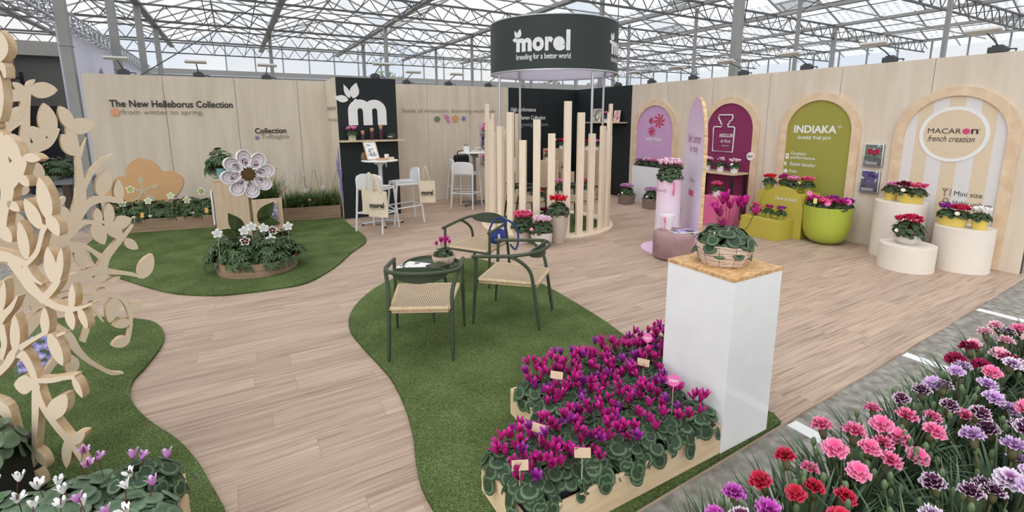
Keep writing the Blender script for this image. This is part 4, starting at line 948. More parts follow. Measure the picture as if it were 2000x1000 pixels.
MB().lathe([(.165, 0), (.165, .93)], 48).build('column', grad('pink_print', [(0, (226, 218, 228)), (.6, (226, 208, 222)), (1, (222, 186, 208))], 0, .93), t, 40)
bpy.context.view_layer.update()
for s_, x0, x1, y, h in (('Pinky', -.42, -.28, .76, .05), ('Glow\u00ae', -.27, -.05, .755, .05)):
    o = text(s_, None, x0, x1, y, h, ROSE, None, bend=lambda x, y_, z: (.1665*cos(-2.25+x/.165), .1665*sin(-2.25+x/.165), y_)); o.parent = t
t = thing('ribbon_tag', 'pink ribbon hanging down the front of the pale pink column', 'ribbon', (5.1, 4.455, .78)); MB().tube(smoothp([(0, 0, .14), (.012, 0, .06), (-.01, 0, .02), (.006, 0, -.04), (.02, 0, .05), (.004, -.004, .14)], 4), .009, 6, 0, False, .4).build('ribbon', M((226, 120, 164), .5), t)
VEL = grain('mauve_velvet', (140, 112, 112), (168, 138, 138), (1, 1, 1), 5, .95)
t = tag(MB().lathe([(.235, .012), (.25, .03), (.252, .29), (.24, .335), (.2, .352), (0, .354)], 56, cap1=False).build('pouf', VEL, None, 60, loc=(4.80, 4.15, 0)), 'mauve velvet pouf in front of the tall lilac board', 'pouf')
t = thing('lilac_pot', 'white pot with a pink bow standing on the mauve pouf', 'pot', (4.80, 4.27, .354)); MB().lathe([(.065, 0), (.092, .16), (.094, .185), (.086, .185), (.06, .015)], 32).build('pot', M((230, 222, 224), .4), t, 40)
MB().tube(smoothp([(-.085, -.05, .16), (-.12, -.06, .17), (-.1, -.06, .11), (-.085, -.055, .10), (-.11, -.06, .02), (-.08, -.045, .03)], 4), .012, 6, 0, False, .5).build('bow', M((232, 128, 166), .5), t)
booklet('glossy magazine lying on the mauve pouf beside the white pot', (4.86, 4.05, .3545), .3, .21, rad(-15), photo('dark_cover', [(0, (58, 60, 74)), (.5, (150, 140, 190)), (.58, (220, 216, 230))], 8, 6))
tag(MB().b2((-.21, -.21, 0), (.21, .21, .5)).build('display_cube', PNK, loc=(6.98, 5.09, 0), bevel=.004), 'candy pink cube under the wooden shelf table, behind the tall lilac board', 'plinth')
t = thing('shelf_table', 'narrow wooden shelf on black legs with three white pots, in front of the plum arch', 'table', (7.42, 5.5, 0))
MB().b2((-.2, -.44, .82), (.215, .44, .85)).build('tabletop', BOXW, t, bevel=.003)
for x in (-.17, .18):
    for y in (-.40, .40): MB().b2((x-.018, y-.018, 0), (x+.018, y+.018, .82)).build('leg', M((30, 30, 34), .5), t)
t = tag(MB().b2((-.11, -.62, 0), (.11, .62, .78)).build('planter_box', M((224, 226, 228), .5), loc=(7.53, 7.02, 0), bevel=.004), 'tall white planter box under the lilac swirl panel', 'planter')
# ------------------------------------------------------------------ lime stand
LIM = M((184, 172, 72), .6, name='lime_laminate')
tag(MB().b2((-.19, -.3, 0), (.19, .3, .295)).build('display_step', LIM, loc=(6.92, 4.24, 0), bevel=.003), 'low lime display step carrying three mini cyclamen', 'plinth')
t = thing('display_board', 'lime round-topped board lettered Now in mini, between the low and high lime steps', 'display panel', (7.14, 4.12, 0)); T = face((0, 0, 0), (0, -1, 0))
MB().prism([(-.34, 0), (.30, 0)]+[(-.02+.32*cos(a), .44+.32*sin(a)) for a in np.linspace(0, pi, 24)], .025, T).build('board', LIM, t, 40)
bpy.context.view_layer.update(); tagtext('Now in mini!', Tz(T, .026), -.12, .2, .55, .055, LETW, t, bold=.01)
tag(MB().b2((-.22, -.36, 0), (.22, .36, .655)).build('display_step', LIM, loc=(7.385, 4.2, 0), bevel=.003), 'higher lime display step against the olive-lime arch', 'plinth')
t = thing('bowl_planter', 'big glossy lime bowl planter on the floor before the olive-lime arch', 'planter', (7.28, 3.56, 0))
MB().lathe([(.12, 0), (.2, .03), (.262, .1), (.29, .2), (.298, .3), (.302, .5), (.306, .54), (.294, .54), (.29, .5), (0, .49)], 56, cap1=False).build('bowl', M((168, 180, 68), .3, 0, .5, 'gloss_lime'), t, 50)
o = MB().lathe([(.012, 0), (.012, .006)], 16).build('bolt', ALU, t); o.matrix_local = Matrix.Translation((-.262, -.148, .47)) @ Matrix.Rotation(pi/2, 4, 'Y')
# cream cylinders
CRM = M((222, 213, 201), .6, name='cream_laminate')
for (x, y, h), lab in (((6.83, 2.42, .30), 'low cream cylinder carrying the bowl of red cyclamen'), ((7.36, 2.09, .51), 'middle-height cream cylinder nearest the aisle'), ((7.36, 2.74, .72), 'tallest cream cylinder, behind the low one')):
    tag(MB().lathe([(.268, 0), (.27, .002), (.27, h-.002), (.268, h)], 64).build('display_cylinder', CRM, None, 40, loc=(x, y, 0)), lab, 'plinth', 'cream display cylinders')
# ------------------------------------------------------------------ plinths in the dark corner
for (x, y, w_, d, h), lab in (((6.72, 9.55, .42, .4, 1.07), 'tallest wooden plinth on the left of the dark corner'), ((6.22, 9.1, .36, .34, .84), 'lower wooden plinth standing before the tallest one in the dark corner'), ((6.62, 8.98, .3, .32, .57), 'lowest wooden plinth in the middle of the dark corner'), ((7.36, 8.98, .42, .4, 1.05), 'wooden plinth under the picture shelf in the dark corner')):
    tag(MB().b2((-w_/2, -d/2, 0), (w_/2, d/2, h)).build('display_plinth', BOXW, loc=(x, y, 0), bevel=.003), lab, 'plinth', 'wooden plinths in the dark corner')
t = thing('wooden_crate', 'low open wooden crate on the floor behind the slatted ring', 'crate', (6.35, 7.95, 0), rad(20))
for x, y, w_, d in ((0, -.14, .42, .018), (0, .14, .42, .018), (-.2, 0, .018, .28), (.2, 0, .018, .28)): MB().b2((x-w_/2, y-d/2, .02), (x+w_/2, y+d/2, .2)).build('side_board', BOXW, t)
MB().b2((-.2, -.14, 0), (.2, .14, .02)).build('bottom_board', BOXW, t)
# ================================================================== plants
RND = random.Random(11)
def frame(d, n):
    """matrix with x along d, z near n"""
    x = Vector(d).normalized(); z = Vector(n); z = (z-x*z.dot(x)).normalized(); y = z.cross(x); return x, y, z
def heartleaf(mb, p, d, n, s, cup=-.18, mi=0):
    x, y, z = frame(d, n); N = 14; vs = [Vector(p)+x*s*.1]; uv = [(0., 0.)]
    for r in (.55, 1.):
        for k in range(N):
            a = 2*pi*k/N; q = .52*(1+.08*cos(a)-.42*math.exp(-((abs(a-pi))/.42)**2))*r
            lx, ly = q*cos(a)+.1, q*sin(a)*1.02; vs.append(Vector(p)+x*s*lx+y*s*ly+z*s*(cup*(r*r)*.6+.03*cos(3*a)*r*r)); uv.append((r*cos(a), r*sin(a)))
    fs = [(0, 1+k, 1+(k+1) % N) for k in range(N)]+[(1+k, 1+N+k, 1+N+(k+1) % N, 1+(k+1) % N) for k in range(N)]
    mb.add(vs, fs, mi, uv)
def longleaf(mb, p, d, n, l, w_, droop=.2, seg=3, mi=0, fold=.15):
    x, y, z = frame(d, n); vs = []; uv = []; fs = []
    for i in range(seg+1):
        t = i/seg; c = Vector(p)+x*l*t-z*l*droop*t*t; ww = w_/2*max(.06, sin(pi*(.08+.9*t))**.8)
        vs += [c+y*ww+z*ww*fold, c, c-y*ww+z*ww*fold]; uv += [(t, .3), (t*.7, 0), (t, -.3)]
    for i in range(seg): a = i*3; fs += [(a, a+1, a+4, a+3), (a+1, a+2, a+5, a+4)]
    mb.add(vs, fs, mi, uv)
def blade(mb, p, d, l, w_, curl, seg=4, mi=0):
    """thin arching strip leaf starting upwards"""
    d = Vector(d); h = Vector((d.x, d.y, 0)); h = h.normalized() if h.length > 1e-4 else Vector((1, 0, 0)); sd_ = h.cross(Vector((0, 0, 1))); e0 = math.atan2(d.z, math.hypot(d.x, d.y)); c = Vector(p); vs = []; uv = []; fs = []
    for i in range(seg+1):
        t = i/seg; ww = w_/2*(1-t**2.2*.93); vs += [c+sd_*ww, c-sd_*ww]; uv += [(t, 0), (t, .1)]
        e = e0-curl*t; c = c+(h*cos(e)+Vector((0, 0, 1))*sin(e))*l/seg
    for i in range(seg): a = 2*i; fs.append((a, a+1, a+3, a+2))
    mb.add(vs, fs, mi, uv); return c
def cyc_foliage(seed, R, H, n, s, mats, droop=.35):
    r = random.Random(seed); mb = MB()
    for i in range(n):
        u = (i+.5)/n; a = i*2.39996+r.uniform(-.4, .4); q = R*math.sqrt(u)*r.uniform(.88, 1.08); z = H*(1-.85*u**1.5)+r.uniform(-.12, .12)*H-(droop*H if u > .85 and r.random() < .5 else 0)
        o = Vector((cos(a), sin(a), 0)); tl = rad(8+62*u)+r.uniform(-.25, .25); n_ = (o*sin(tl)+Vector((0, 0, 1))*cos(tl)); b = a+r.uniform(-.7, .7); d = Vector((cos(b)*cos(tl), sin(b)*cos(tl), -sin(tl)))
        p = o*q+Vector((0, 0, z)); heartleaf(mb, p, d, n_, s*r.uniform(.75, 1.2), r.uniform(-.3, .0))
        if i % 2: mb.tube([(o.x*q*.1, o.y*q*.1, -.02), (o.x*q*.6, o.y*q*.6, z*.75), p-n_*.004], .0016, 3, 1)
    return mb.mesh('cyclamen_foliage', mats, 0) if not r.random() > 2 else None
def smooth0(me): me.polygons.foreach_set('use_smooth', [True]*len(me.polygons)); me.update(); return me
def cyc_head(mb, p, ax, s, r, mi=0):
    """nodding bloom with swept-back petals around axis ax"""
    z = Vector(ax).normalized(); x = z.orthogonal().normalized(); y = z.cross(x); p = Vector(p); o = r.uniform(0, 6)
    for k in range(5):
        a = o+2*pi*k/5+r.uniform(-.2, .2); tw = r.uniform(.15, .5); vs = []; uv = []; fl_ = r.uniform(.55, 1.15)
        for i, (h, rr, w_) in enumerate(((-.1, .24, .2), (.25, .38, .5), (.75, .46+.12*fl_, .62), (1.25, .42+.5*fl_, .34))):
            b = a+tw*i*.25; c = p+z*s*h*(1-.12*fl_*(i == 3))+(x*cos(b)+y*sin(b))*s*rr; t = (-x*sin(b)+y*cos(b)); vs += [c+t*s*w_/2, c-t*s*w_/2]; uv += [(i/3, 0), (i/3, .1)]
        mb.add(vs, [(0, 1, 3, 2), (2, 3, 5, 4), (4, 5, 7, 6)], mi, uv)
    mb.lathe([(.12*s, -.3*s), (.26*s, -.12*s), (.26*s, .02*s)], 6, p, mi)
def petalmat(name, a, b, c):
    m = radial(name, [(0, a), (.5, b), (1, c)], .05, 5, .5, .25, .22); return m
PET = {'magenta': petalmat('magenta_petal', (112, 6, 66), (172, 20, 110), (190, 44, 140)), 'red': petalmat('red_petal', (168, 10, 30), (206, 22, 44), (222, 50, 66)),
       'crimson': petalmat('crimson_petal', (132, 8, 40), (180, 16, 60), (200, 36, 80)), 'darkred': petalmat('dark_red_petal', (62, 6, 24), (96, 10, 36), (120, 20, 50)),
       'pink': petalmat('pink_petal', (206, 70, 140), (226, 120, 180), (236, 170, 208)), 'pale': petalmat('pale_pink_petal', (222, 140, 178), (236, 190, 212), (244, 222, 232)),
       'white': petalmat('white_petal', (226, 220, 214), (238, 236, 234), (244, 242, 242)), 'lilac': petalmat('lilac_petal', (176, 90, 168), (196, 136, 196), (216, 176, 216)),
       'rose': petalmat('rose_petal', (190, 20, 74), (214, 50, 106), (234, 120, 156)), 'violet': petalmat('violet_petal', (100, 12, 100), (134, 28, 130), (160, 60, 156))}
FOLC = {}
def foliage(kind, k):
    key = (kind, k)
    if key in FOLC: return FOLC[key]
    if kind == 'bed': me = cyc_foliage(100+k, .128, .10, 46, .074, [CYCLEAF, STEMR], .28)
    elif kind == 'pale': me = cyc_foliage(200+k, .175, .15, 80, .078, [CYCLEAFG, STEMR])
    elif kind == 'marble': me = cyc_foliage(250+k, .165, .15, 80, .07, [CYCLEAF, STEMR])
    elif kind == 'small': me = cyc_foliage(300+k, .105, .08, 72, .042, [CYCLEAFD, STEMR], .1)
    elif kind == 'mini': me = cyc_foliage(400+k, .088, .062, 56, .035, [CYCLEAFD, STEMR], .1)
    elif kind == 'big': me = cyc_foliage(500+k, .175, .165, 120, .056, [CYCLEAFD, STEMR], .1)
    elif kind == 'show': me = cyc_foliage(600+k, .15, .105, 54, .082, [CYCLEAF, STEMR], .2)
    smooth0(me); FOLC[key] = me; return me
BLO = {}
def blossoms(kind, col, k):
    """all blooms of one small far-off plant as one crown part"""
    key = (kind, col, k)
    if key in BLO: return BLO[key]
    R, H, n, s = {'small': (.085, .125, 26, .027), 'mini': (.06, .10, 15, .023), 'big': (.12, .25, 16, .045), 'sparse': (.06, .13, 8, .026), 'dome': (.14, .225, 44, .03)}[kind]
    r = random.Random(hash((kind, k)) % 999 if False else k*7+len(kind)); mb = MB()
    for i in range(n):
        u = (i+.5)/n; a = i*2.4+r.uniform(-.4, .4); q = R*math.sqrt(u); p = Vector((q*cos(a), q*sin(a), H-.25*q+r.uniform(-.012, .015)))
        cyc_head(mb, p, (r.uniform(-.3, .3), r.uniform(-.3, .3), 1), s*r.uniform(.85, 1.15), r); mb.tube([(p.x*.4, p.y*.4, 0), p], .0015, 3, 1)
    me = mb.mesh('cyclamen_blossoms', [PET[col], STEMR]); BLO[key] = me; return me
HEADS = {}
def headmesh(col, k):
    if (col, k) not in HEADS:
        r = random.Random(k); mb = MB(); cyc_head(mb, (0, 0, 0), (r.uniform(-.4, .4), r.uniform(-.4, .4), 1), .03*r.uniform(.9, 1.15), r); HEADS[(col, k)] = mb
    return HEADS[(col, k)]
POTS = {}
def potmesh(kind):
    if kind in POTS: return POTS[kind]
    mb = MB(); sm = 40
    def ring(r0, r1, h, t=.006, soil=True, extra=()):
        mb.lathe([(r0, 0)]+list(extra)+[(r1, h), (r1-t, h), (r1-t-.004, h-.02), (0, h-.018)], 32, cap1=False)
    if kind == 'grey': ring(.048, .062, .105); m = M((112, 114, 116), .6); h = .105
    elif kind == 'white': ring(.058, .062, .10); m = M((230, 228, 226), .4); h = .10
    elif kind == 'lime': ring(.056, .066, .115); m = M((148, 156, 62), .6, name='lime_pot'); h = .115
    elif kind == 'limemini': ring(.046, .054, .085); m = M((148, 156, 62), .6, name='lime_pot'); h = .085
    elif kind == 'yellow': ring(.062, .078, .12); m = M((216, 192, 96), .5, name='yellow_pot'); h = .12
    elif kind == 'yellowoval':
        mb.lathe([(.12, 0), (.145, .12), (.138, .12), (.13, .1), (0, .102)], 36, sx=.5, sy=1, cap1=False); m = M((216, 192, 96), .5, name='yellow_pot'); h = .12
    elif kind == 'bowl': ring(.08, .135, .12, extra=[(.115, .03), (.13, .07)]); m = M((208, 202, 196), .5, name='pale_grey_bowl'); h = .12
    elif kind == 'turq': ring(.07, .08, .15); m = M((128, 176, 182), .4, name='turquoise_glaze'); h = .15
    elif kind == 'beige': ring(.11, .135, .21, .01); m = M((196, 184, 170), .7, name='beige_planter'); h = .21
    elif kind == 'beigelow': ring(.115, .15, .215, .01, extra=[(.14, .08)]); m = M((214, 206, 196), .7, name='pale_planter'); h = .215
    elif kind == 'beigetall': ring(.095, .16, .42, .012, extra=[(.13, .2)]); m = M((190, 178, 164), .7, name='taupe_planter'); h = .42
    elif kind == 'brown': ring(.09, .11, .26, .01); m = M((120, 92, 74), .8); h = .26
    elif kind == 'square':
        mb.b2((-.052, -.052, 0), (.052, .052, .025), 1); mb.b2((-.052, -.052, .025), (.052, .052, .105)); me = mb.mesh('pot', [M((186, 190, 168), .6), TROUGH]); POTS[kind] = (me, .105); return POTS[kind]
    elif kind == 'basket':
        # woven wall: rows of rods round a squarish basket
        for j in range(12):
            z = .012+j*.0165; w_ = .115+.02*j/11; pts = []
            for q in range(40):
                a = 2*pi*q/40; e = .35; pts.append((w_*1.15*math.copysign(abs(cos(a))**e, cos(a))*(1+.03*(-1)**(q+j)), w_*math.copysign(abs(sin(a))**e, sin(a))*(1+.03*(-1)**(q+j)), z))
            mb.tube(pts, .0095, 5, 0, True)
        mb.b2((-.12, -.105, .0), (.12, .105, .17), 1); me = mb.mesh('pot', [grain('grey_willow', (112, 96, 84), (164, 146, 130), (6, 6, 30), 7, .8), SOIL], 60); POTS[kind] = (me, .2); return POTS[kind]
    elif kind in ('wrap', 'wrapsmall'):
        k = 1 if kind == 'wrap' else .72; r = random.Random(4)
        prof = lambda z: .098+.045*sin(pi*min(1, (z+.02)/.15)*.62)
        for j in range(16):
            z = .004+j*.0072; pts = []
            for q in range(36): a = 2*pi*q/36; pts.append(((prof(z)+r.uniform(-.0012, .0012))*k*cos(a), (prof(z)+r.uniform(-.0012, .0012))*k*sin(a), (z+.0025*sin(a*2+j*1.7)+r.uniform(-.0008, .0008))*k))
            mb.tube(pts, .0046*k, 6, 0, True)
        for q in range(11): 
            a = 2*pi*q/11+.2; mb.tube([((prof(z)+.005)*k*cos(a), (prof(z)+.005)*k*sin(a), z*k) for z in np.linspace(0, .115, 7)], .001, 4, 1)
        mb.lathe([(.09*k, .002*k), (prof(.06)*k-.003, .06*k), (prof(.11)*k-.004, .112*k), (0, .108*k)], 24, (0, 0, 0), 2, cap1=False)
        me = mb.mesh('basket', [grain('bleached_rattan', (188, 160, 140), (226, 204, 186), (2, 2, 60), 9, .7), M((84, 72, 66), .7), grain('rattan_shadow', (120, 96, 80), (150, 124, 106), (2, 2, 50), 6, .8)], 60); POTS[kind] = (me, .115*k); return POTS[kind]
    me = mb.mesh('pot', [m], sm); POTS[kind] = (me, h); return POTS[kind]
def potted(label, loc, pot, fol, col, k=0, rz=None, bl=None, group='potted cyclamen on display', scale=1, tagc=None, name='potted_cyclamen', cols=None, offs=None):
    t = thing(name, label, 'potted plant', loc, RND.uniform(0, 6) if rz is None else rz, group)
    me, h = potmesh(pot); obj('pot' if pot not in ('wrap', 'wrapsmall', 'basket') else 'basket', me, t)
    for q, (ox, oy) in enumerate(offs or [(0, 0)]):
        obj('foliage', foliage(fol, (k+q) % 3), t, loc=(ox, oy, h-.012)).scale = (scale,)*3
        c = (cols or [col])[q % len(cols or [col])]
        obj('blossoms', blossoms(bl or ('mini' if fol == 'mini' else 'big' if fol == 'big' else 'small'), c, (k+q) % 3), t, loc=(ox, oy, h-.012)).scale = (scale,)*3
    if tagc:
        for q, (c, ox, oy) in enumerate(tagc):
            mb = MB(); T = face((ox, oy, h+.06*scale), (.87, -.5, 0)) if False else Matrix.Translation((ox, oy, h+.045)) @ Matrix.Rotation(-(t.rotation_euler.z), 4, 'Z') @ face((0, 0, 0), (.8, -.6, 0), -.3)
            mb.prism(blob(0, 0, .03, .022), .0015, T); mb.tube([(ox, oy, h-.03), (ox, oy, h+.03)], .0015, 3); mb.build('label_tag', M(c, .5), t)
    return t
# --- the magenta trough: two stepped boxes, each plant in its own pot
def trough(label, x0, x1, y0, y1, h, z=0., m=TROUGH, name='planter_trough', th=.015, cat='planter'):
    t = thing(name, label, cat, ((x0+x1)/2, (y0+y1)/2, z)); X, Y = (x1-x0)/2, (y1-y0)/2
    for lo, hi in (((-X, -Y, 0), (X, -Y+th, h)), ((-X, Y-th, 0), (X, Y, h)), ((-X, -Y+th, 0), (-X+th, Y-th, h)), ((X-th, -Y+th, 0), (X, Y-th, h))): MB().b2(lo, hi).build('side_board', m, t, bevel=.0015)
    MB().b2((-X+th, -Y+th, 0), (X-th, Y-th, .012)).build('base_board', m, t); return t
trough('front wooden trough of magenta cyclamen along the turf edge, beside the white plinth', .875, 2.075, 1.41, 1.815, .165, .021)
trough('rear wooden trough of magenta cyclamen, stepped back behind the front one', 1.295, 2.56, 1.83, 2.27, .165, .021)
NH = 7
def bedplant(label, loc, fol, k, cols, nf, group, rz, pot='grey', hmin=.10, hmax=.2, R=.085, seed=0, hs=1):
    t = thing('potted_cyclamen', label, 'potted plant', loc, rz, group); me, h = potmesh(pot); obj('pot', me, t); obj('foliage', foliage(fol, k), t, loc=(0, 0, h-.015)); r = random.Random(seed)
    for i in range(nf):
        a = i*2.4+r.uniform(-.5, .5); q = R*math.sqrt((i+.5)/nf)*r.uniform(.8, 1.2); z = r.uniform(hmin, hmax); c = r.choice(cols); src = headmesh(c, r.randrange(NH))
        mb = MB(); mb.v = [(x*hs+q*cos(a), y*hs+q*sin(a), zz*hs+z) for x, y, zz in src.v]; mb.f = list(src.f); mb.m = list(src.m); mb.u = list(src.u)
        mb.tube([(q*.3*cos(a), q*.3*sin(a), 0), (q*.8*cos(a+.2), q*.8*sin(a+.2), z*.6), (q*cos(a), q*sin(a), z+.026), (q*cos(a), q*sin(a), z-.002)], .0017, 4, 1)
        mb.build('flower', [PET[c], STEMR], t, 60, loc=(0, 0, h-.015))
    return t
g = 'magenta cyclamen in the wooden troughs'
for j, (y, row) in enumerate(((1.515, 'front'), (1.705, 'back'))):
    for i in range(7):
        nf = 11 if not (i >= 4 and j == 0) else 6
        bedplant('magenta cyclamen in the %s row of the front trough, %s from its open-turf end' % (row, ORD[i]), (.965+i*.168, y+RND.uniform(-.012, .012), .084), 'bed', (i+2*j) % 3, ['magenta']*4+['violet'], nf, g, RND.uniform(0, 6), seed=i+10*j)
for j, (y, row) in enumerate(((1.935, 'front'), (2.145, 'back'))):
    for i in range(7):
        bedplant('magenta cyclamen in the %s row of the rear trough, %s from its open-turf end' % (row, ORD[i]), (1.39+i*.172, y+RND.uniform(-.012, .012), .084), 'bed', (i+j) % 3, ['magenta']*4+['violet'], 13, g, RND.uniform(0, 6), seed=40+i+10*j)
def marker(name, label, loc, rz, shape, m, h, w_=.06, txt=None, grp=None, tilt=-.25, m2=None, cat='plant label'):
    t = thing(name, label, cat, loc, rz, grp); MB().tube([(0, .002, 0), (0, .002, h)], .0022, 4).build('stick', M((206, 196, 172), .6), t)
    T = face((0, -.001, h), (1, 0, 0), tilt)
    mb = MB()
    if shape == 'round': mb.prism(blob(0, 0, w_/2, w_/2, 0, 24), .002, T)
    elif shape == 'card': mb.prism([(-w_/2, -w_*.3), (w_/2, -w_*.3), (w_/2, w_*.3), (-w_/2, w_*.3)], .002, T)
    elif shape == 'tall': mb.prism([(-w_*.3, -w_/2), (w_*.3, -w_/2), (w_*.3, w_/2), (-w_*.3, w_/2)], .002, T)
    elif shape == 'bloom':
        mb.prism(smoothp([(r*cos(a), r*sin(a)) for k in range(5) for r, a in ((w_/2, pi/2+2*pi*k/5-.22), (w_/2, pi/2+2*pi*k/5+.22), (w_*.33, pi/2+2*pi*(k+.5)/5))], 3, True), .002, T)
    mb.build('plate', m, t)
    if shape == 'bloom' and m2:
        mb = MB()
        for k in range(5): a = pi/2+2*pi*k/5; mb.prism(blob(.21*w_*cos(a), .21*w_*sin(a), .19*w_, .15*w_, a, 12), .001, Tz(T, .002))
        mb.build('printed_petals', m2, t); MB().prism(blob(0, 0, w_*.09, w_*.09, 0, 10), .001, Tz(T, .0032)).build('printed_centre', M((214, 206, 150), .6), t)
    if txt: bpy.context.view_layer.update(); tagtext(txt, Tz(T, .0022), -w_*.36, w_*.36, -w_*.13, w_*.27, LETW, t, bold=.03)
    return t
PKL = M((232, 110, 176), .5, name='pink_label'); BEL = M((214, 188, 160), .6, name='beige_label'); fac = rad(-38)
marker('plant_label', 'round pink New label in front of the white plinth', (1.835, 1.53, .22), fac, 'round', PKL, .235, .062, 'New')
marker('plant_label', 'round pink New label high among the rear cyclamen', (2.06, 1.93, .22), fac, 'round', PKL, .245, .055, 'New')
for x, y, lab in ((1.96, 1.86, 'beige label card under the high round pink label'), (1.17, 1.43, 'beige label card in the middle of the front trough'), (.9, 1.5, 'beige label card at the open-turf end of the front trough'), (1.44, 2.0, 'beige label card at the open-turf end of the rear trough'), (1.1, 1.66, 'beige label card in the back row of the front trough')):
    marker('plant_label', lab, (x, y, .2), fac+RND.uniform(-.4, .4), 'card', BEL, .165, .07)
# --- show plant on the plinth, its small sister on the tray table
t = thing('potted_cyclamen', 'magenta cyclamen with silver-edged leaves in a bleached rattan basket on the plinth', 'potted plant', (2.285, 1.625, .9875)); me, h = potmesh('wrap'); obj('basket', me, t)
obj('foliage', foliage('show', 0), t, loc=(0, 0, h-.02)); r = random.Random(8)
for i, (px, py) in enumerate(((1412, 395), (1398, 408), (1406, 420), (1426, 404), (1443, 400), (1456, 397), (1476, 417), (1412, 441), (1420, 388), (1450, 404), (1402, 415))):
    d = ray(px, py); k = (2.285*.5+1.625*.867)/(d.x*.5+d.y*.867)*(1+RND.uniform(-.025, .02)); P = Vector((d.x*k, d.y*k, CH+d.z*k))-Vector((2.285, 1.625, .9875))
    src = headmesh('magenta', i % NH); mb = MB(); sc2 = 1.15; mb.v = [(x*sc2+P.x, y*sc2+P.y, z*sc2+P.z) for x, y, z in src.v]; mb.f = list(src.f); mb.m = list(src.m); mb.u = list(src.u)
    mb.tube([(P.x*.3, P.y*.3, h), (P.x*.8, P.y*.8, h+(P.z-h)*.6), (P.x, P.y, P.z+.026), P], .0018, 4, 1); mb.build('flower', [PET['magenta'], STEMR], t, 60)
MB().tube([(-.09, -.0, h), (-.1, -.01, h+.07)], .005, 4).build('label_tag', BEL, t)
potted('magenta cyclamen in a small rattan basket on the olive tray table', (1.565, 3.97, .4665), 'wrapsmall', 'mini', 'magenta', 0, bl='sparse', scale=1.1, group=None)
# --- pots round the slatted ring
potted('rose and red cyclamen in a beige pot, left of the trio outside the slatted ring', (3.52, 5.79, .001), 'beige', 'big', 'rose', 0, group='pot trio outside the ring', bl='dome', scale=1.05)
potted('big red cyclamen in the tallest taupe pot outside the slatted ring', (3.96, 5.53, .001), 'beigetall', 'big', 'red', 1, group='pot trio outside the ring')
potted('white-pink cyclamen in a low pale pot, front of the trio outside the slatted ring', (3.63, 5.45, .001), 'beigelow', 'big', 'pale', 2, group='pot trio outside the ring', bl='dome', scale=.95, tagc=[((232, 140, 186), .1, -.12)])
potted('dark red cyclamen in a brown pot inside the slatted ring', (4.08, 6.02, .023), 'brown', 'small', 'darkred', 0, group=None)
potted('red cyclamen in a beige pot on the floor behind the slatted ring', (5.35, 8.1, .001), 'beige', 'small', 'red', 1, group=None, scale=1.2)
# --- dark corner
for x, y, z, pot, c, lab in ((6.63, 9.5, 1.071, 'white', 'white', 'white cyclamen in a white pot on the tallest wooden plinth'), (6.84, 9.45, 1.071, 'white', 'red', 'red cyclamen in a white pot on the tallest wooden plinth'), (6.2, 9.06, .841, 'white', 'rose', 'rose cyclamen in a white pot on the lower wooden plinth of the dark corner'), (6.62, 8.96, .571, 'white', 'pink', 'pink cyclamen in a white pot on the lowest wooden plinth'), (7.27, 9.0, 1.051, 'white', 'red', 'red cyclamen in a white pot on the plinth under the picture shelf, nearer the corner'), (7.45, 8.87, 1.051, 'white', 'pink', 'pink cyclamen in a white pot on the plinth under the picture shelf, nearer the arches'), (7.54, 8.66, 1.7005, 'white', 'pink', 'pink cyclamen between the two picture cards on the dark wall shelf')):
    potted(lab, (x, y, z), pot, 'small', c, RND.randrange(3), group='cyclamen in the dark corner')
potted('pink cyclamen in a big beige pot on the floor of the dark corner', (6.26, 8.62, .001), 'beigelow', 'big', 'pink', 0, group=None, bl='dome', tagc=[((240, 180, 206), -.08, -.12)])
potted('rose cyclamen in a low pale bowl on the floor near the wooden crate', (6.85, 8.42, .001), 'beigelow', 'big', 'rose', 1, group=None, bl='dome')
potted('lilac cyclamen in a grey willow basket nearest the dark corner', (7.10, 7.44, .001), 'basket', 'big', 'lilac', 0, rz=.1, group='cyclamen in willow baskets', bl='dome', scale=.95, tagc=[((240, 238, 238), -.15, -.02)])
potted('lilac cyclamen in a grey willow basket beside the pale pink column', (7.16, 6.80, .001), 'basket', 'big', 'lilac', 1, rz=.1, group='cyclamen in willow baskets', bl='dome', scale=.95, tagc=[((240, 238, 238), -.15, -.02)])
def boxplant(label, loc, fol, c, k, bl, group, scale=1): 
    t = thing('cyclamen_plant', label, 'plant', loc, RND.uniform(0, 6), group); obj('foliage', foliage(fol, k), t).scale = (scale,)*3; obj('blossoms', blossoms(bl, c, k), t).scale = (scale,)*3; return t
for i in range(6): boxplant('cyclamen growing in the tall white planter box, %s from the dark corner' % ORD[i], (7.53, 7.54-.205*i, .80), 'small', ['lilac', 'pale', 'pink', 'pale', 'lilac', 'pink'][i], i % 3, 'small', 'cyclamen in the white planter box', 1.05)
boxplant('pale pink cyclamen dome on top of the pale pink column', (5.2, 4.62, .952), 'big', 'pale', 0, 'dome', None, 1.1)
potted('pale cyclamen in a white pot on the wooden shelf, nearest the tall lilac board', (7.42, 5.74, .8505), 'white', 'small', 'pale', 0, group='cyclamen on the shelf table')
potted('sparse pale cyclamen in the middle white pot on the wooden shelf', (7.42, 5.46, .8505), 'white', 'small', 'pale', 1, bl='sparse', group='cyclamen on the shelf table')
potted('pale pink cyclamen in a white pot on the wooden shelf, by the round sticker', (7.42, 5.19, .8505), 'white', 'small', 'pale', 2, group='cyclamen on the shelf table', tagc=[((240, 238, 238), -.06, -.04)])
potted('rose cyclamen in a white pot on the candy pink cube', (6.9, 5.12, .5005), 'white', 'small', 'rose', 1, group=None)
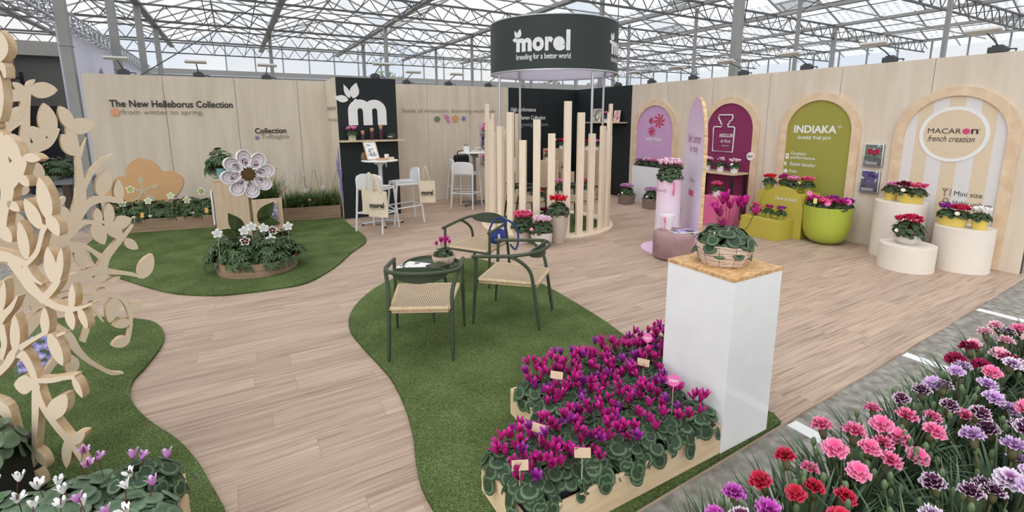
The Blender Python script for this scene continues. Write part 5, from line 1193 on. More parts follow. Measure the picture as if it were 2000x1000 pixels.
for i, (y, c) in enumerate(((4.46, 'red'), (4.28, 'magenta'), (4.08, 'pink'), (3.94, 'rose'))): potted('cyclamen in a lime pot on the higher lime step, %s from the plum arch' % ORD[i], (7.28 if i % 2 == 0 else 7.4, y, .6555), 'lime', 'small', c, i % 3, group='cyclamen on the higher lime step', tagc=[((206, 204, 120), -.07, -.03)] if i == 2 else None)
for i, y in enumerate((4.41, 4.20, 4.01)): potted('mini cyclamen in a lime pot on the low lime step, %s from the plum arch' % ORD[i], (6.9, y, .2955), 'limemini', 'mini', ['rose', 'magenta', 'violet'][i], i, group='mini cyclamen on the low lime step')
for i, (dx, dy) in enumerate(((-.15, .12), (-.19, -.05), (-.08, -.2), (.1, -.19), (.0, .02), (.02, .2), (.18, .05))): boxplant('magenta cyclamen in the lime bowl planter, '+['at its rim towards the lime steps', 'at its near rim by the bolt', 'at its near rim beside the first', 'at its rim towards the cream arch', 'in the middle of the bowl', 'at its far rim', 'at its wall side'][i], (7.28+dx, 3.56+dy, .515), 'small', ['magenta', 'rose', 'magenta', 'violet', 'magenta', 'rose', 'violet'][i], i % 3, 'small', 'cyclamen in the lime bowl', .98)
for k, (px, py, m, sh) in enumerate(((1593, 413, M((206, 204, 120), .5), 'tall'), (1625, 396, M((206, 204, 120), .5), 'tall'))): pass
for dx, dy, z, m, sh, w_, lab in ((-.24, .06, .62, M((206, 204, 120), .5), 'tall', .075, 'yellow-green label card at the front of the lime bowl'), (-.23, -.1, .61, PKL, 'round', .08, 'round pink label at the front of the lime bowl'), (-.02, -.26, .63, PKL, 'round', .08, 'round pink label at the cream-arch side of the lime bowl'), (-.1, .22, .70, PKL, 'round', .07, 'round pink label at the far side of the lime bowl')):
    marker('plant_label', lab, (7.28+dx, 3.56+dy, .52), rad(-65), sh, m, z-.52, w_)
potted('pink cyclamen in a round yellow pot on the tallest cream cylinder', (7.36, 2.86, .721), 'yellow', 'small', 'pink', 0, group='cyclamen on the cream cylinders', tagc=[((236, 226, 206), -.08, -.02)], bl='mini')
potted('dark red and crimson cyclamen in an oval yellow trough on the tallest cylinder', (7.27, 2.62, .721), 'yellowoval', 'small', 'darkred', 1, rz=0, cols=['darkred', 'rose'], offs=[(0, .07), (0, -.07)], group='cyclamen on the cream cylinders', tagc=[((236, 226, 206), -.09, .05)])
potted('red and violet cyclamen in an oval yellow trough on the middle cylinder', (7.29, 2.19, .511), 'yellowoval', 'small', 'violet', 2, rz=0, cols=['violet', 'crimson'], offs=[(0, .06), (0, -.06)], group='cyclamen on the cream cylinders', tagc=[((236, 226, 206), -.09, -.06)])
potted('white cyclamen in a round yellow pot on the middle cylinder', (7.31, 1.955, .511), 'yellow', 'small', 'white', 0, group='cyclamen on the cream cylinders')
potted('red cyclamen in a pale bowl on the low cream cylinder', (6.82, 2.43, .301), 'bowl', 'big', 'crimson', 2, rz=0, group='cyclamen on the cream cylinders', bl='dome', scale=.95, tagc=[((236, 226, 206), -.13, .06), ((232, 120, 176), -.12, -.08)])
t = potted('pale pink cyclamen in a square two-tone pot on the logo shelf', (1.80, 8.73, 1.4155), 'square', 'small', 'pink', 0, rz=.05, group=None)
# --- pale cyclamen trough in the front corner of the other turf
trough('wooden trough of white and lilac cyclamen at the near end of the tree turf', -1.75, -.315, 1.79, 2.29, .245, .021)
g = 'white and lilac cyclamen in the near trough'
for j, (y, row) in enumerate(((2.16, 'back'), (1.93, 'front'))):
    for i in range(7):
        bedplant('cyclamen with white and lilac blooms, %s row of the near trough, %s from the walkway' % (row, ORD[i]), (-.45-i*.19, y+RND.uniform(-.015, .015), .195), 'pale' if (i+j) % 3 else 'marble', (i+j) % 3, ['white', 'white', 'lilac'] if i % 3 else ['lilac', 'lilac', 'white'], 5, g, RND.uniform(0, 6), hmin=.17, hmax=.23, R=.13, seed=80+i+10*j, hs=.8)
PLD = M((48, 48, 42), .7, name='dark_olive_planter')
t = thing('square_planter', 'dark olive square planter half hidden behind the lowest cut-out leaves', 'planter', (-1.22, 2.87, .021), rad(51.5))
mb = MB(); mb.b2((-.2, -.2, 0), (.2, .2, .285)); mb.build('box', PLD, t, bevel=.006)
for i, (dx, dy) in enumerate(((-.09, -.09), (.1, -.08), (0, .1))): boxplant('green-leaved cyclamen in the dark olive planter, '+['near the aisle', 'near the walkway', 'towards the tree'][i], (-1.22+dx, 2.87+dy, .306), 'pale', 'lilac', i, 'sparse', 'cyclamen in the dark planter')
# --- hellebores
HELC = {}
def hellebore(k, R=.2, H=.2, n=40, ls=.10):
    if (k, R) in HELC: return HELC[(k, R)]
    r = random.Random(700+k); mb = MB()
    for i in range(n):
        u = (i+.5)/n; a = i*2.4+r.uniform(-.4, .4); q = R*math.sqrt(u); o = Vector((cos(a), sin(a), 0)); z = H*(1.05-.8*u)+r.uniform(-.2, .16)*H; p = o*q+Vector((0, 0, z)); tl = .2+.95*u+r.uniform(-.3, .3)
        mb.tube([(o.x*q*.15, o.y*q*.15, -.02), (o.x*q*.7, o.y*q*.7, z*.85), p], .0025, 4, 1)
        n_ = (o*sin(tl)+Vector((0, 0, 1))*cos(tl)).normalized(); d = (o*cos(tl)-Vector((0, 0, 1))*sin(tl)).normalized(); sd_ = n_.cross(d)
        for q2 in range(6): b = -1.5+3.0*q2/5; longleaf(mb, p, d*cos(b)+sd_*sin(b), n_, ls*r.uniform(.75, 1.25)*(1-.12*abs(b)), ls*.27, r.uniform(.05, .4))
    me = mb.mesh('hellebore_foliage', [HELLEAF, STEM], 0); smooth0(me); HELC[(k, R)] = me; return me
def hellplant(label, loc, k, group, R=.2, H=.2): 
    t = thing('hellebore_plant', label, 'plant', loc, RND.uniform(0, 6), group); obj('foliage', hellebore(k, R, H), t); return t
# long troughs along the back wall
def slanttrough(label, xa, ya, xb, yb, h, d):
    L_ = math.hypot(xb-xa, yb-ya); t = thing('planter_trough', label, 'planter', (xa, ya, .021), math.atan2(yb-ya, xb-xa))
    for lo, hi in (((0, 0, 0), (L_, .018, h)), ((0, d-.018, 0), (L_, d, h)), ((0, .018, 0), (.018, d-.018, h)), ((L_-.018, .018, 0), (L_, d-.018, h))): MB().b2(lo, hi).build('side_board', GREYW, t, bevel=.001)
    MB().b2((.018, .018, .0), (L_-.018, d-.018, h-.05)).build('soil', SOIL, t); return t
slanttrough('grey oak trough of hellebores along the back wall, left of the tall wooden box', -1.9, 9.42, -.4, 9.18, .21, .42)
slanttrough('grey oak trough of tulbaghia along the back wall, beside the dark logo panel', .57, 9.08, 1.565, 8.94, .23, .42)
for i in range(8): hellplant('hellebore in the back-wall trough, %s from the left' % ORD[i], (-1.76+.178*i, 9.59-.027*i+(.05 if i % 2 else -.04), .20), i % 4, 'hellebores in the back-wall trough', .2, .27)
LG = M((150, 172, 78), .6, name='lime_green_print'); WP = M((236, 238, 232), .5, name='white_card')
for i, (x, z, m2, lab) in enumerate(((-1.47, .70, LG, 'second'), (-1.59, .49, M((112, 132, 70), .6), 'first'), (-1.27, .50, M((196, 206, 160), .6), 'third'), (-.97, .56, M((196, 206, 160), .6), 'fourth'), (-.76, .47, M((170, 184, 120), .6), 'fifth'), (-.55, .60, M((134, 150, 62), .6), 'sixth'))):
    marker('flower_sign', 'flower-shaped green and white sign in the hellebore trough, %s from the left' % lab, (x, 9.3, .19), -.2, 'bloom', WP, z-.19+.02, .11, None, 'flower signs in the hellebore trough', -.15, m2, 'flower sign')
OL = M((226, 170, 84), .6, name='orange_label')
marker('plant_label', 'orange label card at the left of the hellebore trough', (-1.36, 9.24, .19), -.2, 'tall', OL, .12, .075); marker('plant_label', 'orange label card at the box end of the hellebore trough', (-.5, 9.14, .19), -.2, 'tall', OL, .13, .08)
for x, lab in ((-1.47, 'small beige label left of the first orange card'), (-1.26, 'small beige label right of the first orange card'), (-.70, 'small beige label in the middle of the hellebore trough')): marker('plant_label', lab, (x, 9.24-.13*(x+1.4)*.3, .19), -.2, 'card', BEL, .1, .05)
# tulbaghia
TUL = {}
def tulbaghia(k):
    if k in TUL: return TUL[k]
    r = random.Random(900+k); mb = MB()
    for i in range(110):
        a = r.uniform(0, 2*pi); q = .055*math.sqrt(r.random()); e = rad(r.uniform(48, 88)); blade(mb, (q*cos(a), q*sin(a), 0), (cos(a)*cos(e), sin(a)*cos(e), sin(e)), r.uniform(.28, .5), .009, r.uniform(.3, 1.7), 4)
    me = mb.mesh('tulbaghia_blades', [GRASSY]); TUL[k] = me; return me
def tulplant(label, loc, k, ns, group):
    t = thing('tulbaghia_plant', label, 'plant', loc, RND.uniform(0, 6), group); obj('foliage', tulbaghia(k), t); r = random.Random(k+ns)
    for i in range(ns):
        a = r.uniform(0, 6.28); h = r.uniform(.45, .72); mb = MB(); tip = Vector((.1*cos(a), .1*sin(a), h)); mb.tube([(0, 0, 0), (.03*cos(a), .03*sin(a), h*.55), tip], .0022, 4, 1)
        for q in range(6): b = q*1.05; longleaf(mb, tip, (cos(b), sin(b), r.uniform(.1, .8)), (0, 0, 1), .045, .02, .3, 2)
        mb.build('flower_stem', [M((184, 158, 204), .6, name='mauve_floret'), STEM], t)
    return t
for i in range(10): tulplant('tulbaghia clump in the trough beside the logo panel, %s from the left, %s row' % (ORD[i//2], 'back' if i % 2 else 'front'), (.70+.19*(i//2), (9.16 if i % 2 == 0 else 9.33)-.026*(i//2), .20), i % 4, 2 if i % 2 else 1, 'tulbaghia clumps in the trough')
for x, z, lab in ((.66, .58, 'first'), (1.06, .38, 'second'), (1.46, .35, 'third')): marker('plant_label', 'small oval pink label among the tulbaghia, %s from the left' % lab, (x, 9.0, .2 if z < .5 else .2), -.2, 'round', M((236, 150, 176), .5), z-.2, .045, None, 'pink labels among the tulbaghia')
for x, z, lab in ((1.03, .52, 'narrower white flower sign above the tulbaghia'), (1.32, .56, 'wider white flower sign above the tulbaghia')): marker('flower_sign', lab, (x, 9.2, .2), -.2, 'bloom', WP, z-.2, .085, None, 'white flower signs above the tulbaghia', -.1, M((206, 210, 216), .6), 'flower sign')
# wooden podium boxes
t = thing('display_box', 'tall oiled wooden box carrying the turquoise pot, behind the big white flower', 'plinth', (-.105, 8.33, .021))
MB().b2((-.235, -.22, 0), (.235, .22, .86)).build('body', BOXW, t, bevel=.003); MB().b2((-.225, -.21, .865), (.225, .21, .90)).build('lid', BOXW, t, bevel=.003)
t = thing('display_box', 'lower wooden box of tulbaghia with a violet flower picture on its front', 'planter', (.345, 8.27, .021))
for lo, hi in (((-.205, -.2, 0), (.205, -.18, .57)), ((-.205, .18, 0), (.205, .2, .57)), ((-.205, -.18, 0), (-.185, .18, .57)), ((.185, -.18, 0), (.205, .18, .57))): MB().b2(lo, hi).build('side_board', BOXW, t, bevel=.002)
MB().b2((-.185, -.18, 0), (.185, .18, .52)).build('soil', SOIL, t)
for i in range(3): tulplant('tulbaghia clump in the lower wooden box, '+['at its left', 'in its middle', 'at its right'][i], (.345-.12+.12*i, 8.27, .541), i, 2, 'tulbaghia clumps in the wooden box')
brochure('brochure holder with the violet flower picture on the lower wooden box', FB(.41, .36, 8.068), .12, .34, PH4)
brochure('brochure holder on the left side of the tall wooden box', Matrix(((0, 0, -1, -.345), (-1, 0, 0, 8.25), (0, 1, 0, .50), (0, 0, 0, 1))), .2, .5, PAPER)
t = thing('potted_hellebore', 'hellebore in a turquoise pot on the tall wooden box', 'potted plant', (-.2, 8.3, .9215)); me, h = potmesh('turq'); obj('pot', me, t); obj('foliage', hellebore(1, .2, .2), t, loc=(0, 0, h-.02))
t = thing('potted_hellebore', 'hellebore in a pale pot half hidden behind the turquoise pot', 'potted plant', (-.27, 8.46, .9215)); me, h = potmesh('white'); obj('pot', me, t); obj('foliage', hellebore(2, .16, .16), t, loc=(0, 0, h-.02))
# oval planter with the sculpted flower
t = thing('oval_planter', 'low oval grey oak planter full of hellebores on the turf', 'planter', (.115, 6.32, .021))
MB().lathe([(.43, 0), (.43, .15), (.418, .15), (.418, .09)], 64, sy=1.0, cap0=False, cap1=False).build('rim_board', GREYW, t, 40); MB().lathe([(.417, .0), (.417, .095)], 48).build('soil', SOIL, t)
for i, (a, q) in enumerate(((0, 0), (.3, .25), (1.3, .27), (2.3, .26), (3.3, .27), (4.2, .26), (5.2, .27), (4.72, .14), (6.0, .32), (3.0, .33))): hellplant('hellebore in the oval planter, '+['in the middle', 'at the right', 'at the rear right', 'at the rear left', 'at the left', 'at the front left', 'at the front right', 'just before the middle', 'spilling over the right rim', 'spilling over the left rim'][i], (.115+q*cos(a), 6.32+q*sin(a), .10), i % 4, 'hellebores in the oval planter', .22, .30)
BURG = M((84, 34, 52), .6, name='burgundy_print'); GRYP = M((200, 202, 206), .6, name='pale_grey_print')
for i, (x, z, m2) in enumerate(((-.26, .53, GRYP), (-.0, .53, GRYP), (.0, .43, BURG), (.08, .57, GRYP), (.2, .54, GRYP), (.29, .50, BURG), (.26, .42, GRYP), (.46, .53, GRYP))):
    marker('flower_sign', ('burgundy' if m2 is BURG else 'white')+' flower-shaped sign in the oval planter, %s from the left' % ORD[i], (x, 6.02 if z < .45 else 6.12, .14), -.05, 'bloom', WP, z-.14, .105, None, 'flower signs in the oval planter', -.2, m2, 'flower sign')
t = thing('sculpted_flower', 'big white quilled flower sculpture with dark green leaves above the oval planter', 'sculpture', (.09, 6.27, .12)); T = face((0, 0, 1.04), (.985, .17, 0), -.06)
PW = M((240, 238, 238), .5, name='white_paper_strip'); PPK = M((244, 234, 240), .6, name='pink_paper_strip'); PDK = M((142, 92, 124), .6, name='plum_paper_strip'); WBK = M((206, 176, 142), .6, name='wooden_backing')
def teardrop(a, l, w_, s=1, r0=.058, n=22):
    q = []
    for i in range(n):
        th = 2*pi*i/n; x = (1-cos(th))/2; y = sin(th)*.5*sin(th/2)**.6 if th < pi else -abs(sin(th))*.5*abs(sin(th/2))**.6
        q.append((r0+x*l*s+(1-s)*l*.12, y*w_*s*1.05))
    return [(x*cos(a)-y*sin(a), x*sin(a)+y*cos(a)) for x, y in q]
def loopstrip(mb, pts, d, th, T, z0=0, mi=0):
    n = len(pts); c = (sum(p[0] for p in pts)/n, sum(p[1] for p in pts)/n); inn = []
    for i in range(n):
        ax, ay = pts[i-1]; bx, by = pts[(i+1) % n]; nx, ny = by-ay, ax-bx; l = math.hypot(nx, ny) or 1; x, y = pts[i]; nx, ny = nx/l, ny/l
        if (c[0]-x)*nx+(c[1]-y)*ny < 0: nx, ny = -nx, -ny
        inn.append((x+nx*th, y+ny*th))
    A = [T @ Vector((x, y, z0)) for x, y in pts]; B = [T @ Vector((x, y, z0+d)) for x, y in pts]; C = [T @ Vector((x, y, z0+d)) for x, y in inn]; D = [T @ Vector((x, y, z0)) for x, y in inn]
    fs = []
    for i in range(n): j = (i+1) % n; fs += [(i, j, n+j, n+i), (n+i, n+j, 2*n+j, 2*n+i), (2*n+i, 2*n+j, 3*n+j, 3*n+i)]
    mb.add(A+B+C+D, fs, mi)
for k in range(8):
    a = pi/2+.12+2*pi*k/8; mb = MB(); l, w_ = .222, .172
    mb.prism(teardrop(a, l, w_), .016, T, 3); mb.prism(teardrop(a, l*.98, w_*.96), .004, Tz(T, .016), 1)
    loopstrip(mb, teardrop(a, l, w_), .062, .006, T, .018, 0)
    for s, mi in ((.80, 0), (.56, 1), (.34, 0)): loopstrip(mb, teardrop(a, l, w_*(.9 if s > .5 else .7), s), .045, .005, T, .018, mi)
    rr = random.Random(k)
    for q in range(3): x, y = rr.uniform(.10, .17), rr.uniform(-.03, .03); loopstrip(mb, [(x2*cos(a)-y2*sin(a), x2*sin(a)+y2*cos(a)) for x2, y2 in blob(x, y, .014, .006, 0, 8)], .046, .004, T, .018, 2); mb.prism([(x2*cos(a)-y2*sin(a), x2*sin(a)+y2*cos(a)) for x2, y2 in blob(x, y, .013, .005, 0, 8)], .046, Tz(T, .018), 2)
    mb.build('petal', [PW, PPK, PDK, WBK], t)
mb = MB(); mb.prism(star5(0, 0, .085, 12, 0, .7), .06, Tz(T, .03)); mb.prism(star5(0, 0, .07, 12, .2, .7), .075, Tz(T, .03)); mb.build('flower_centre', M((84, 62, 30), .7, name='olive_brown_paper'), t)
MB().tube([(0, .01, 0), (0, .01, 1.0)], .012, 8).build('stem', M((120, 104, 78), .6), t)
GL = grain('variegated_leaf_print', (38, 52, 24), (66, 84, 42), (6, 2, 2), 4, .4); Td = face((0, -.03, 0), (.985, .17, 0))
for x, y, l, w_, a in ((.06, .475, .30, .16, .85), (.05, .50, .27, .13, -.28), (-.1, .36, .3, .15, 2.05), (-.12, .34, .25, .11, 2.75)):
    mb = MB(); p = petal(x, y, l, w_, a); mb.prism(p, .016, Td, 1); mb.prism([(q[0]+(x+.5*l*cos(a)-q[0])*.05, q[1]+(y+.5*l*sin(a)-q[1])*.05) for q in p], .004, Tz(Td, .016), 0); mb.build('leaf', [GL, WBK], t)
# --- carnation bench on the aisle
t = thing('plant_bench', 'grey bench in the aisle carrying the pots of carnations', 'bench', (1.6, .12, -.014))
ALB = M((150, 154, 152), .5, .3)
MB().b2((-1.0, -.42, .80), (1.2, .40, .84)).build('tray', ALB, t, bevel=.004)
for x in (-.95, 1.15):
    for y in (-.37, .35): MB().b2((x-.02, y-.02, 0), (x+.02, y+.02, .80)).build('leg', ALB, t)
DIA = {}
def dianthus(k):
    if k in DIA: return DIA[k]
    r = random.Random(1200+k); mb = MB()
    for i in range(230):
        a = r.uniform(0, 2*pi); q = .09*math.sqrt(r.random()); z0 = r.uniform(0, .085); e = rad(r.uniform(30, 84)); blade(mb, (q*cos(a), q*sin(a), z0), (cos(a)*cos(e), sin(a)*cos(e), sin(e)), r.uniform(.065, .13), r.uniform(.005, .009), r.uniform(-.1, .9), 3)
    for i in range(16):
        a = r.uniform(0, 2*pi); q = .09*math.sqrt(r.random()); z = r.uniform(.1, .155); mb.tube([(q*.6*cos(a), q*.6*sin(a), .02), (q*cos(a), q*sin(a), z)], .002, 4, 1); mb.lathe([(.002, 0), (.0052, .006), (.0055, .013), (.0045, .018), (.002, .022)], 8, (q*cos(a), q*sin(a), z), 1)
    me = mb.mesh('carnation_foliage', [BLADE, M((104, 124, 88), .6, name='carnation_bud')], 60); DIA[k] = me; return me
def dmat(n, a, b, c, d): return radial(n, [(0, a), (.4, b), (.78, c), (.97, d)], .16, 9, .6, .2, .1)
DM = {'pink': dmat('pink_carnation', (214, 60, 116), (228, 90, 140), (232, 112, 156), (240, 160, 190)), 'red': dmat('red_carnation', (120, 6, 24), (170, 14, 42), (188, 24, 56), (214, 80, 104)),
      'blush': dmat('blush_carnation', (226, 120, 150), (236, 150, 176), (240, 178, 196), (246, 214, 222)), 'lilac': dmat('lilac_carnation', (150, 90, 170), (190, 140, 200), (206, 166, 214), (226, 204, 230)),
      'purple': dmat('white_edged_purple_carnation', (58, 14, 44), (74, 20, 56), (92, 34, 72), (232, 214, 228)), 'crimson': dmat('deep_crimson_carnation', (96, 4, 40), (130, 8, 54), (146, 16, 66), (160, 30, 80)),
      'bicolor': dmat('purple_eyed_white_carnation', (84, 24, 76), (150, 90, 150), (222, 200, 222), (240, 232, 240)), 'magenta': dmat('magenta_carnation', (140, 20, 120), (176, 44, 156), (196, 80, 180), (216, 130, 206)), 'yellow': dmat('yellow_carnation', (230, 190, 60), (240, 208, 90), (244, 220, 130), (248, 236, 180))}
DB = {}
def bloom(c, k):
    if (c, k) in DB: return DB[(c, k)]
    r = random.Random(k+31); mb = MB()
    for ly, (R, z, tl) in enumerate(((1., 0, .05), (.84, .1, .15), (.6, .15, .3))):
        N = 48; vs = [Vector((0, 0, z*.01+.004*ly))]; uv = [(0, 0)]; ph = r.uniform(0, 6)
        for q in (.45, .8, 1.):
            for i in range(N):
                a = 2*pi*i/N; pet = 1-.16*abs(sin(2.5*a+ph))**9; rr = .0225*R*q*pet*(1+.05*(i % 2)*(q == 1)); wv = .0022*q*sin(7*a+ph*2)+.0026*q*q*sin(16*a+ph)
                vs.append(Vector((rr*cos(a), rr*sin(a), .0045*ly+tl*.018*q**1.5+wv))); uv.append((q*cos(a), q*sin(a)))
        fs = [(0, 1+i, 1+(i+1) % N) for i in range(N)]
        for q in range(2): fs += [(1+q*N+i, 1+(q+1)*N+i, 1+(q+1)*N+(i+1) % N, 1+q*N+(i+1) % N) for i in range(N)]
        mb.add(vs, fs, 0, uv)
    mb.lathe([(.004, -.028), (.0075, -.018), (.008, -.002)], 8, (0, 0, 0), 1); mb.tube([(0, 0, -.026), (0, 0, -.11)], .0022, 4, 1)
    me = mb.mesh('carnation_bloom', [DM[c], STEM], 0); smooth0(me); DB[(c, k)] = me; return me
g = 'pots of carnations on the bench'
rows = [(.405, [('magenta', .70), ('red', .88), ('pink', 1.06), ('pink', 1.24), ('purple', 1.42), ('lilac', 1.60), ('crimson', 1.78), ('blush', 1.96), ('blush', 2.14), ('yellow', 2.32)], 'walkway row'), (.225, [('red', .74), ('bicolor', .92), ('purple', 1.10), ('lilac', 1.28), ('purple', 1.46), ('pink', 1.64), ('lilac', 1.82), ('blush', 2.0), ('blush', 2.18), ('crimson', 2.36)], 'middle row'), (.045, [('bicolor', .78), ('pink', .96), ('pink', 1.14), ('lilac', 1.32), ('crimson', 1.5), ('blush', 1.68)], 'far row')]
for y, pl, row in rows:
    for i, (c, x) in enumerate(pl):
        t = thing('potted_carnation', '%s carnations in the %s of the bench, %s from its near end' % ({'purple': 'white-edged purple', 'bicolor': 'purple-eyed white', 'crimson': 'deep crimson'}.get(c, c), row, ORD[i]), 'potted plant', (x, y+RND.uniform(-.01, .01), .8265), RND.uniform(0, 6), g); me, h = potmesh('grey'); obj('pot', me, t); k = RND.randrange(4)
        obj('foliage', dianthus(k), t, loc=(0, 0, h-.01)); r = random.Random(i*7+int(y*1000))
        for q in range(7 if y > .1 else 5):
            a = q*2.4+r.uniform(-.5, .5); d = .092*math.sqrt((q+.6)/7); c2 = c if r.random() < .86 else r.choice(['pink', 'bicolor', 'purple'])
            o = obj('flower', bloom(c2, r.randrange(3)), t, loc=(d*cos(a), d*sin(a), h+.165+r.uniform(-.025, .03)-.2*d)); tl = .12+3.2*d; o.rotation_euler = (Vector((cos(a)*sin(tl*.9), sin(a)*sin(tl*.9), cos(tl*.9)))).to_track_quat('Z', 'Y').to_euler(); s = r.uniform(.8, 1.12); o.scale = (s, s, s)
# --- bench of dark plants in the hall, seen between the leaves
t = thing('plant_bench', 'grey hall bench of dark plants behind the cut-out tree', 'bench', (-3.35, 11.6, -.014), rad(-14)); MB().b2((-1.6, -.5, .7), (1.0, .5, .78)).build('tray', M((140, 146, 152), .5), t)
for x in (-1.5, .9):
    for y in (-.45, .45): MB().b2((x-.05, y-.05, 0), (x+.05, y+.05, .7)).build('leg', M((84, 70, 60), .7), t)
for i in range(8):
    t = thing('hall_plant', 'dark leafy plant on the hall bench, %s row, %s from the left' % ('back' if i % 2 else 'front', ORD[i//2]), 'plant', (-4.5+.6*(i//2), 11.62-.15*(i//2)+(.22 if i % 2 else -.2), .767), RND.uniform(0, 6), 'dark plants on the hall bench'); obj('foliage', hellebore(i % 4, .26, .34), t)
    if i in (3, 5): obj('blossoms', blossoms('big', 'violet', 0), t, loc=(0, 0, .28))
t = thing('small_stand', 'clear leaflet stand with white leaflets on the turf behind the cut-out tree', 'leaflet stand', (-1.35, 4.35, .021), rad(20)); mb = MB(); T = face((0, 0, 0), (1, 0, 0), -.3); MB().prism([(-.11, 0), (.11, 0), (.11, .32), (-.11, .32)], .004, T).build('holder', ACR, t); MB().prism([(-.09, .03), (.09, .03), (.09, .26), (-.09, .26)], .01, Tz(T, .005)).build('leaflet', PH4, t)
# ================================================================== cut-out wooden tree: two crossing panels
TT = Vector((-1.42, 3.13, 0)); TH = .036
UA = Vector((.907, .423, 0)).normalized(); UB = Vector((CR.x, CR.y, 0)).normalized()
t = thing('cutout_tree', 'big cut-out plywood tree of curling branches and leaves on the front-left turf', 'decorative tree', (TT.x, TT.y, .021))
class Panel:
    def __init__(s, U): s.U = U; s.N = Vector((U.y, -U.x, 0)); s.mb = MB(); s.dz = 0
    def at(s, x, y):
        d = ray(x, y); o = Vector((0, 0, CH)); k = (TT-o).dot(s.N)/d.dot(s.N); P = o+d*k; return ((P-TT).dot(s.U), P.z-.021)
    def P3(s, q, dn): return s.U*q[0]+Vector((0, 0, q[1]))-s.N*dn
    def slab(s, pts):
        s.dz += 1; e = .0001*(s.dz % 17); A = [s.P3(p, -e) for p in pts]; B = [s.P3(p, TH+e) for p in pts]; n = len(pts)
        ar = sum(pts[i-1][0]*pts[i][1]-pts[i][0]*pts[i-1][1] for i in range(n))
        if ar < 0: A.reverse(); B.reverse()
        s.mb.add(A+B, [tuple(range(n)), tuple(range(n, 2*n))[::-1]], 0); s.mb.add(A+B, [(i, n+i, n+(i+1) % n, (i+1) % n) for i in range(n)], 1)
    def leaf(s, bx, by, tx, ty, w_, bulge=.0):
        """leaf from base to tip, w_ pixels across"""
        L_ = math.hypot(tx-bx, ty-by); ux, uy = (tx-bx)/L_, (ty-by)/L_; q = []; n = 9
        pr = lambda u: sin(pi*(.04+.96*u)**(.9))**.72 if u < 1 else 0
        for i in range(n+1): u = i/n; q.append((u*L_, w_/2*pr(u)))
        for i in range(n-1, -1, -1): u = i/n; q.append((u*L_, -w_/2*pr(u)))
        s.slab([s.at(bx+a*ux-b*uy, by+a*uy+b*ux) for a, b in q])
    def stroke(s, *pts):
        p = smoothp(pts, 4); n = len(p); Lf = []; Rt = []
        for i in range(n):
            a, b = p[max(0, i-1)], p[min(n-1, i+1)]; dx, dy = b[0]-a[0], b[1]-a[1]; l = math.hypot(dx, dy) or 1; w_ = max(1.5, p[i][2])/2
            Lf.append((p[i][0]-dy/l*w_, p[i][1]+dx/l*w_)); Rt.append((p[i][0]+dy/l*w_, p[i][1]-dx/l*w_))
        A = [s.at(*q) for q in Lf]; B = [s.at(*q) for q in Rt]; V = []
        s.dz += 1; e = .0001*(s.dz % 17)
        for a, b in zip(A, B): V += [s.P3(a, -e), s.P3(b, -e), s.P3(a, TH+e), s.P3(b, TH+e)]
        f0 = []; f1 = []
        for i in range(n-1):
            k = 4*i; f0 += [(k, k+1, k+5, k+4), (k+2, k+6, k+7, k+3)]; f1 += [(k, k+4, k+6, k+2), (k+1, k+3, k+7, k+5)]
        f1 += [(0, 2, 3, 1), (4*n-4, 4*n-3, 4*n-1, 4*n-2)]; s.mb.add(V, f0, 0); s.mb.add(V, f1, 1)
    def poly(s, sz):  # outline given in the panel's own metres
        s.slab(sz)
A = Panel(UA); B = Panel(UB)
# trunk, outside the left edge of the photograph
for pn, e in ((A, .07), (B, .0)):
    pn.poly(smoothp([(-.2, 0), (-.09, .3), (-.07, .9), (-.09, 1.5), (-.05, 2.1), (0, 2.42), (.05, 2.1), (.08, 1.5), (.07, .9), (.09, .3), (.2, 0)], 3))
S, F = A.stroke, A.leaf
S((-230, 560, 60), (-120, 500, 60), (-40, 480, 56), (60, 500, 52), (95, 490, 40), (130, 486, 24), (150, 484, 12)); S((-240, 380, 50), (-120, 330, 44), (-40, 290, 40), (10, 245, 34), (40, 224, 34), (54, 225, 20)); S((-260, 700, 60), (-120, 640, 50), (-30, 600, 44), (40, 556, 44), (70, 562, 30), (100, 558, 22))
S((48, 300, 24), (50, 240, 18), (53, 195, 14), (57, 168, 12)); F(58, 176, 113, 176, 32); F(52, 168, 69, 155, 11); F(53, 184, 27, 160, 15); S((20, 186, 26), (40, 188, 20), (53, 192, 16)); S((44, 195, 8), (44, 225, 8))
F(100, 268, 86, 201, 37); S((113, 250, 10), (104, 268, 14), (90, 282, 18), (64, 290, 22), (50, 296, 26)); F(86, 284, 60, 246, 28); F(40, 232, 22, 214, 26)
F(140, 250, 117, 207, 26); F(136, 250, 185, 242, 32); F(152, 302, 120, 262, 32); S((138, 246, 18), (140, 262, 20), (147, 284, 16), (153, 300, 10))
S((152, 296, 9), (156, 340, 14), (158, 385, 22), (147, 420, 22), (125, 455, 26), (95, 485, 34), (60, 505, 40)); S((168, 268, 3), (160, 288, 8), (155, 305, 10))
S((160, 372, 14), (178, 338, 11), (198, 316, 9), (220, 302, 2.5)); F(195, 382, 213, 330, 31); F(233, 394, 231, 350, 20)
S((148, 428, 22), (172, 398, 16), (203, 388, 13), (224, 391, 11), (246, 396, 2.5)); S((120, 470, 22), (157, 438, 13), (180, 434, 7), (206, 434, 7), (226, 442, 9))
F(193, 438, 190, 406, 18); F(184, 434, 204, 478, 30); F(213, 438, 213, 396, 22); F(206, 436, 240, 464, 27); F(220, 442, 258, 427, 25); S((225, 455, 20), (232, 462, 12), (240, 466, 6))
S((196, 536, 28), (207, 505, 15), (228, 477, 12), (243, 460, 9), (259, 438, 7)); F(243, 469, 270, 486, 19)
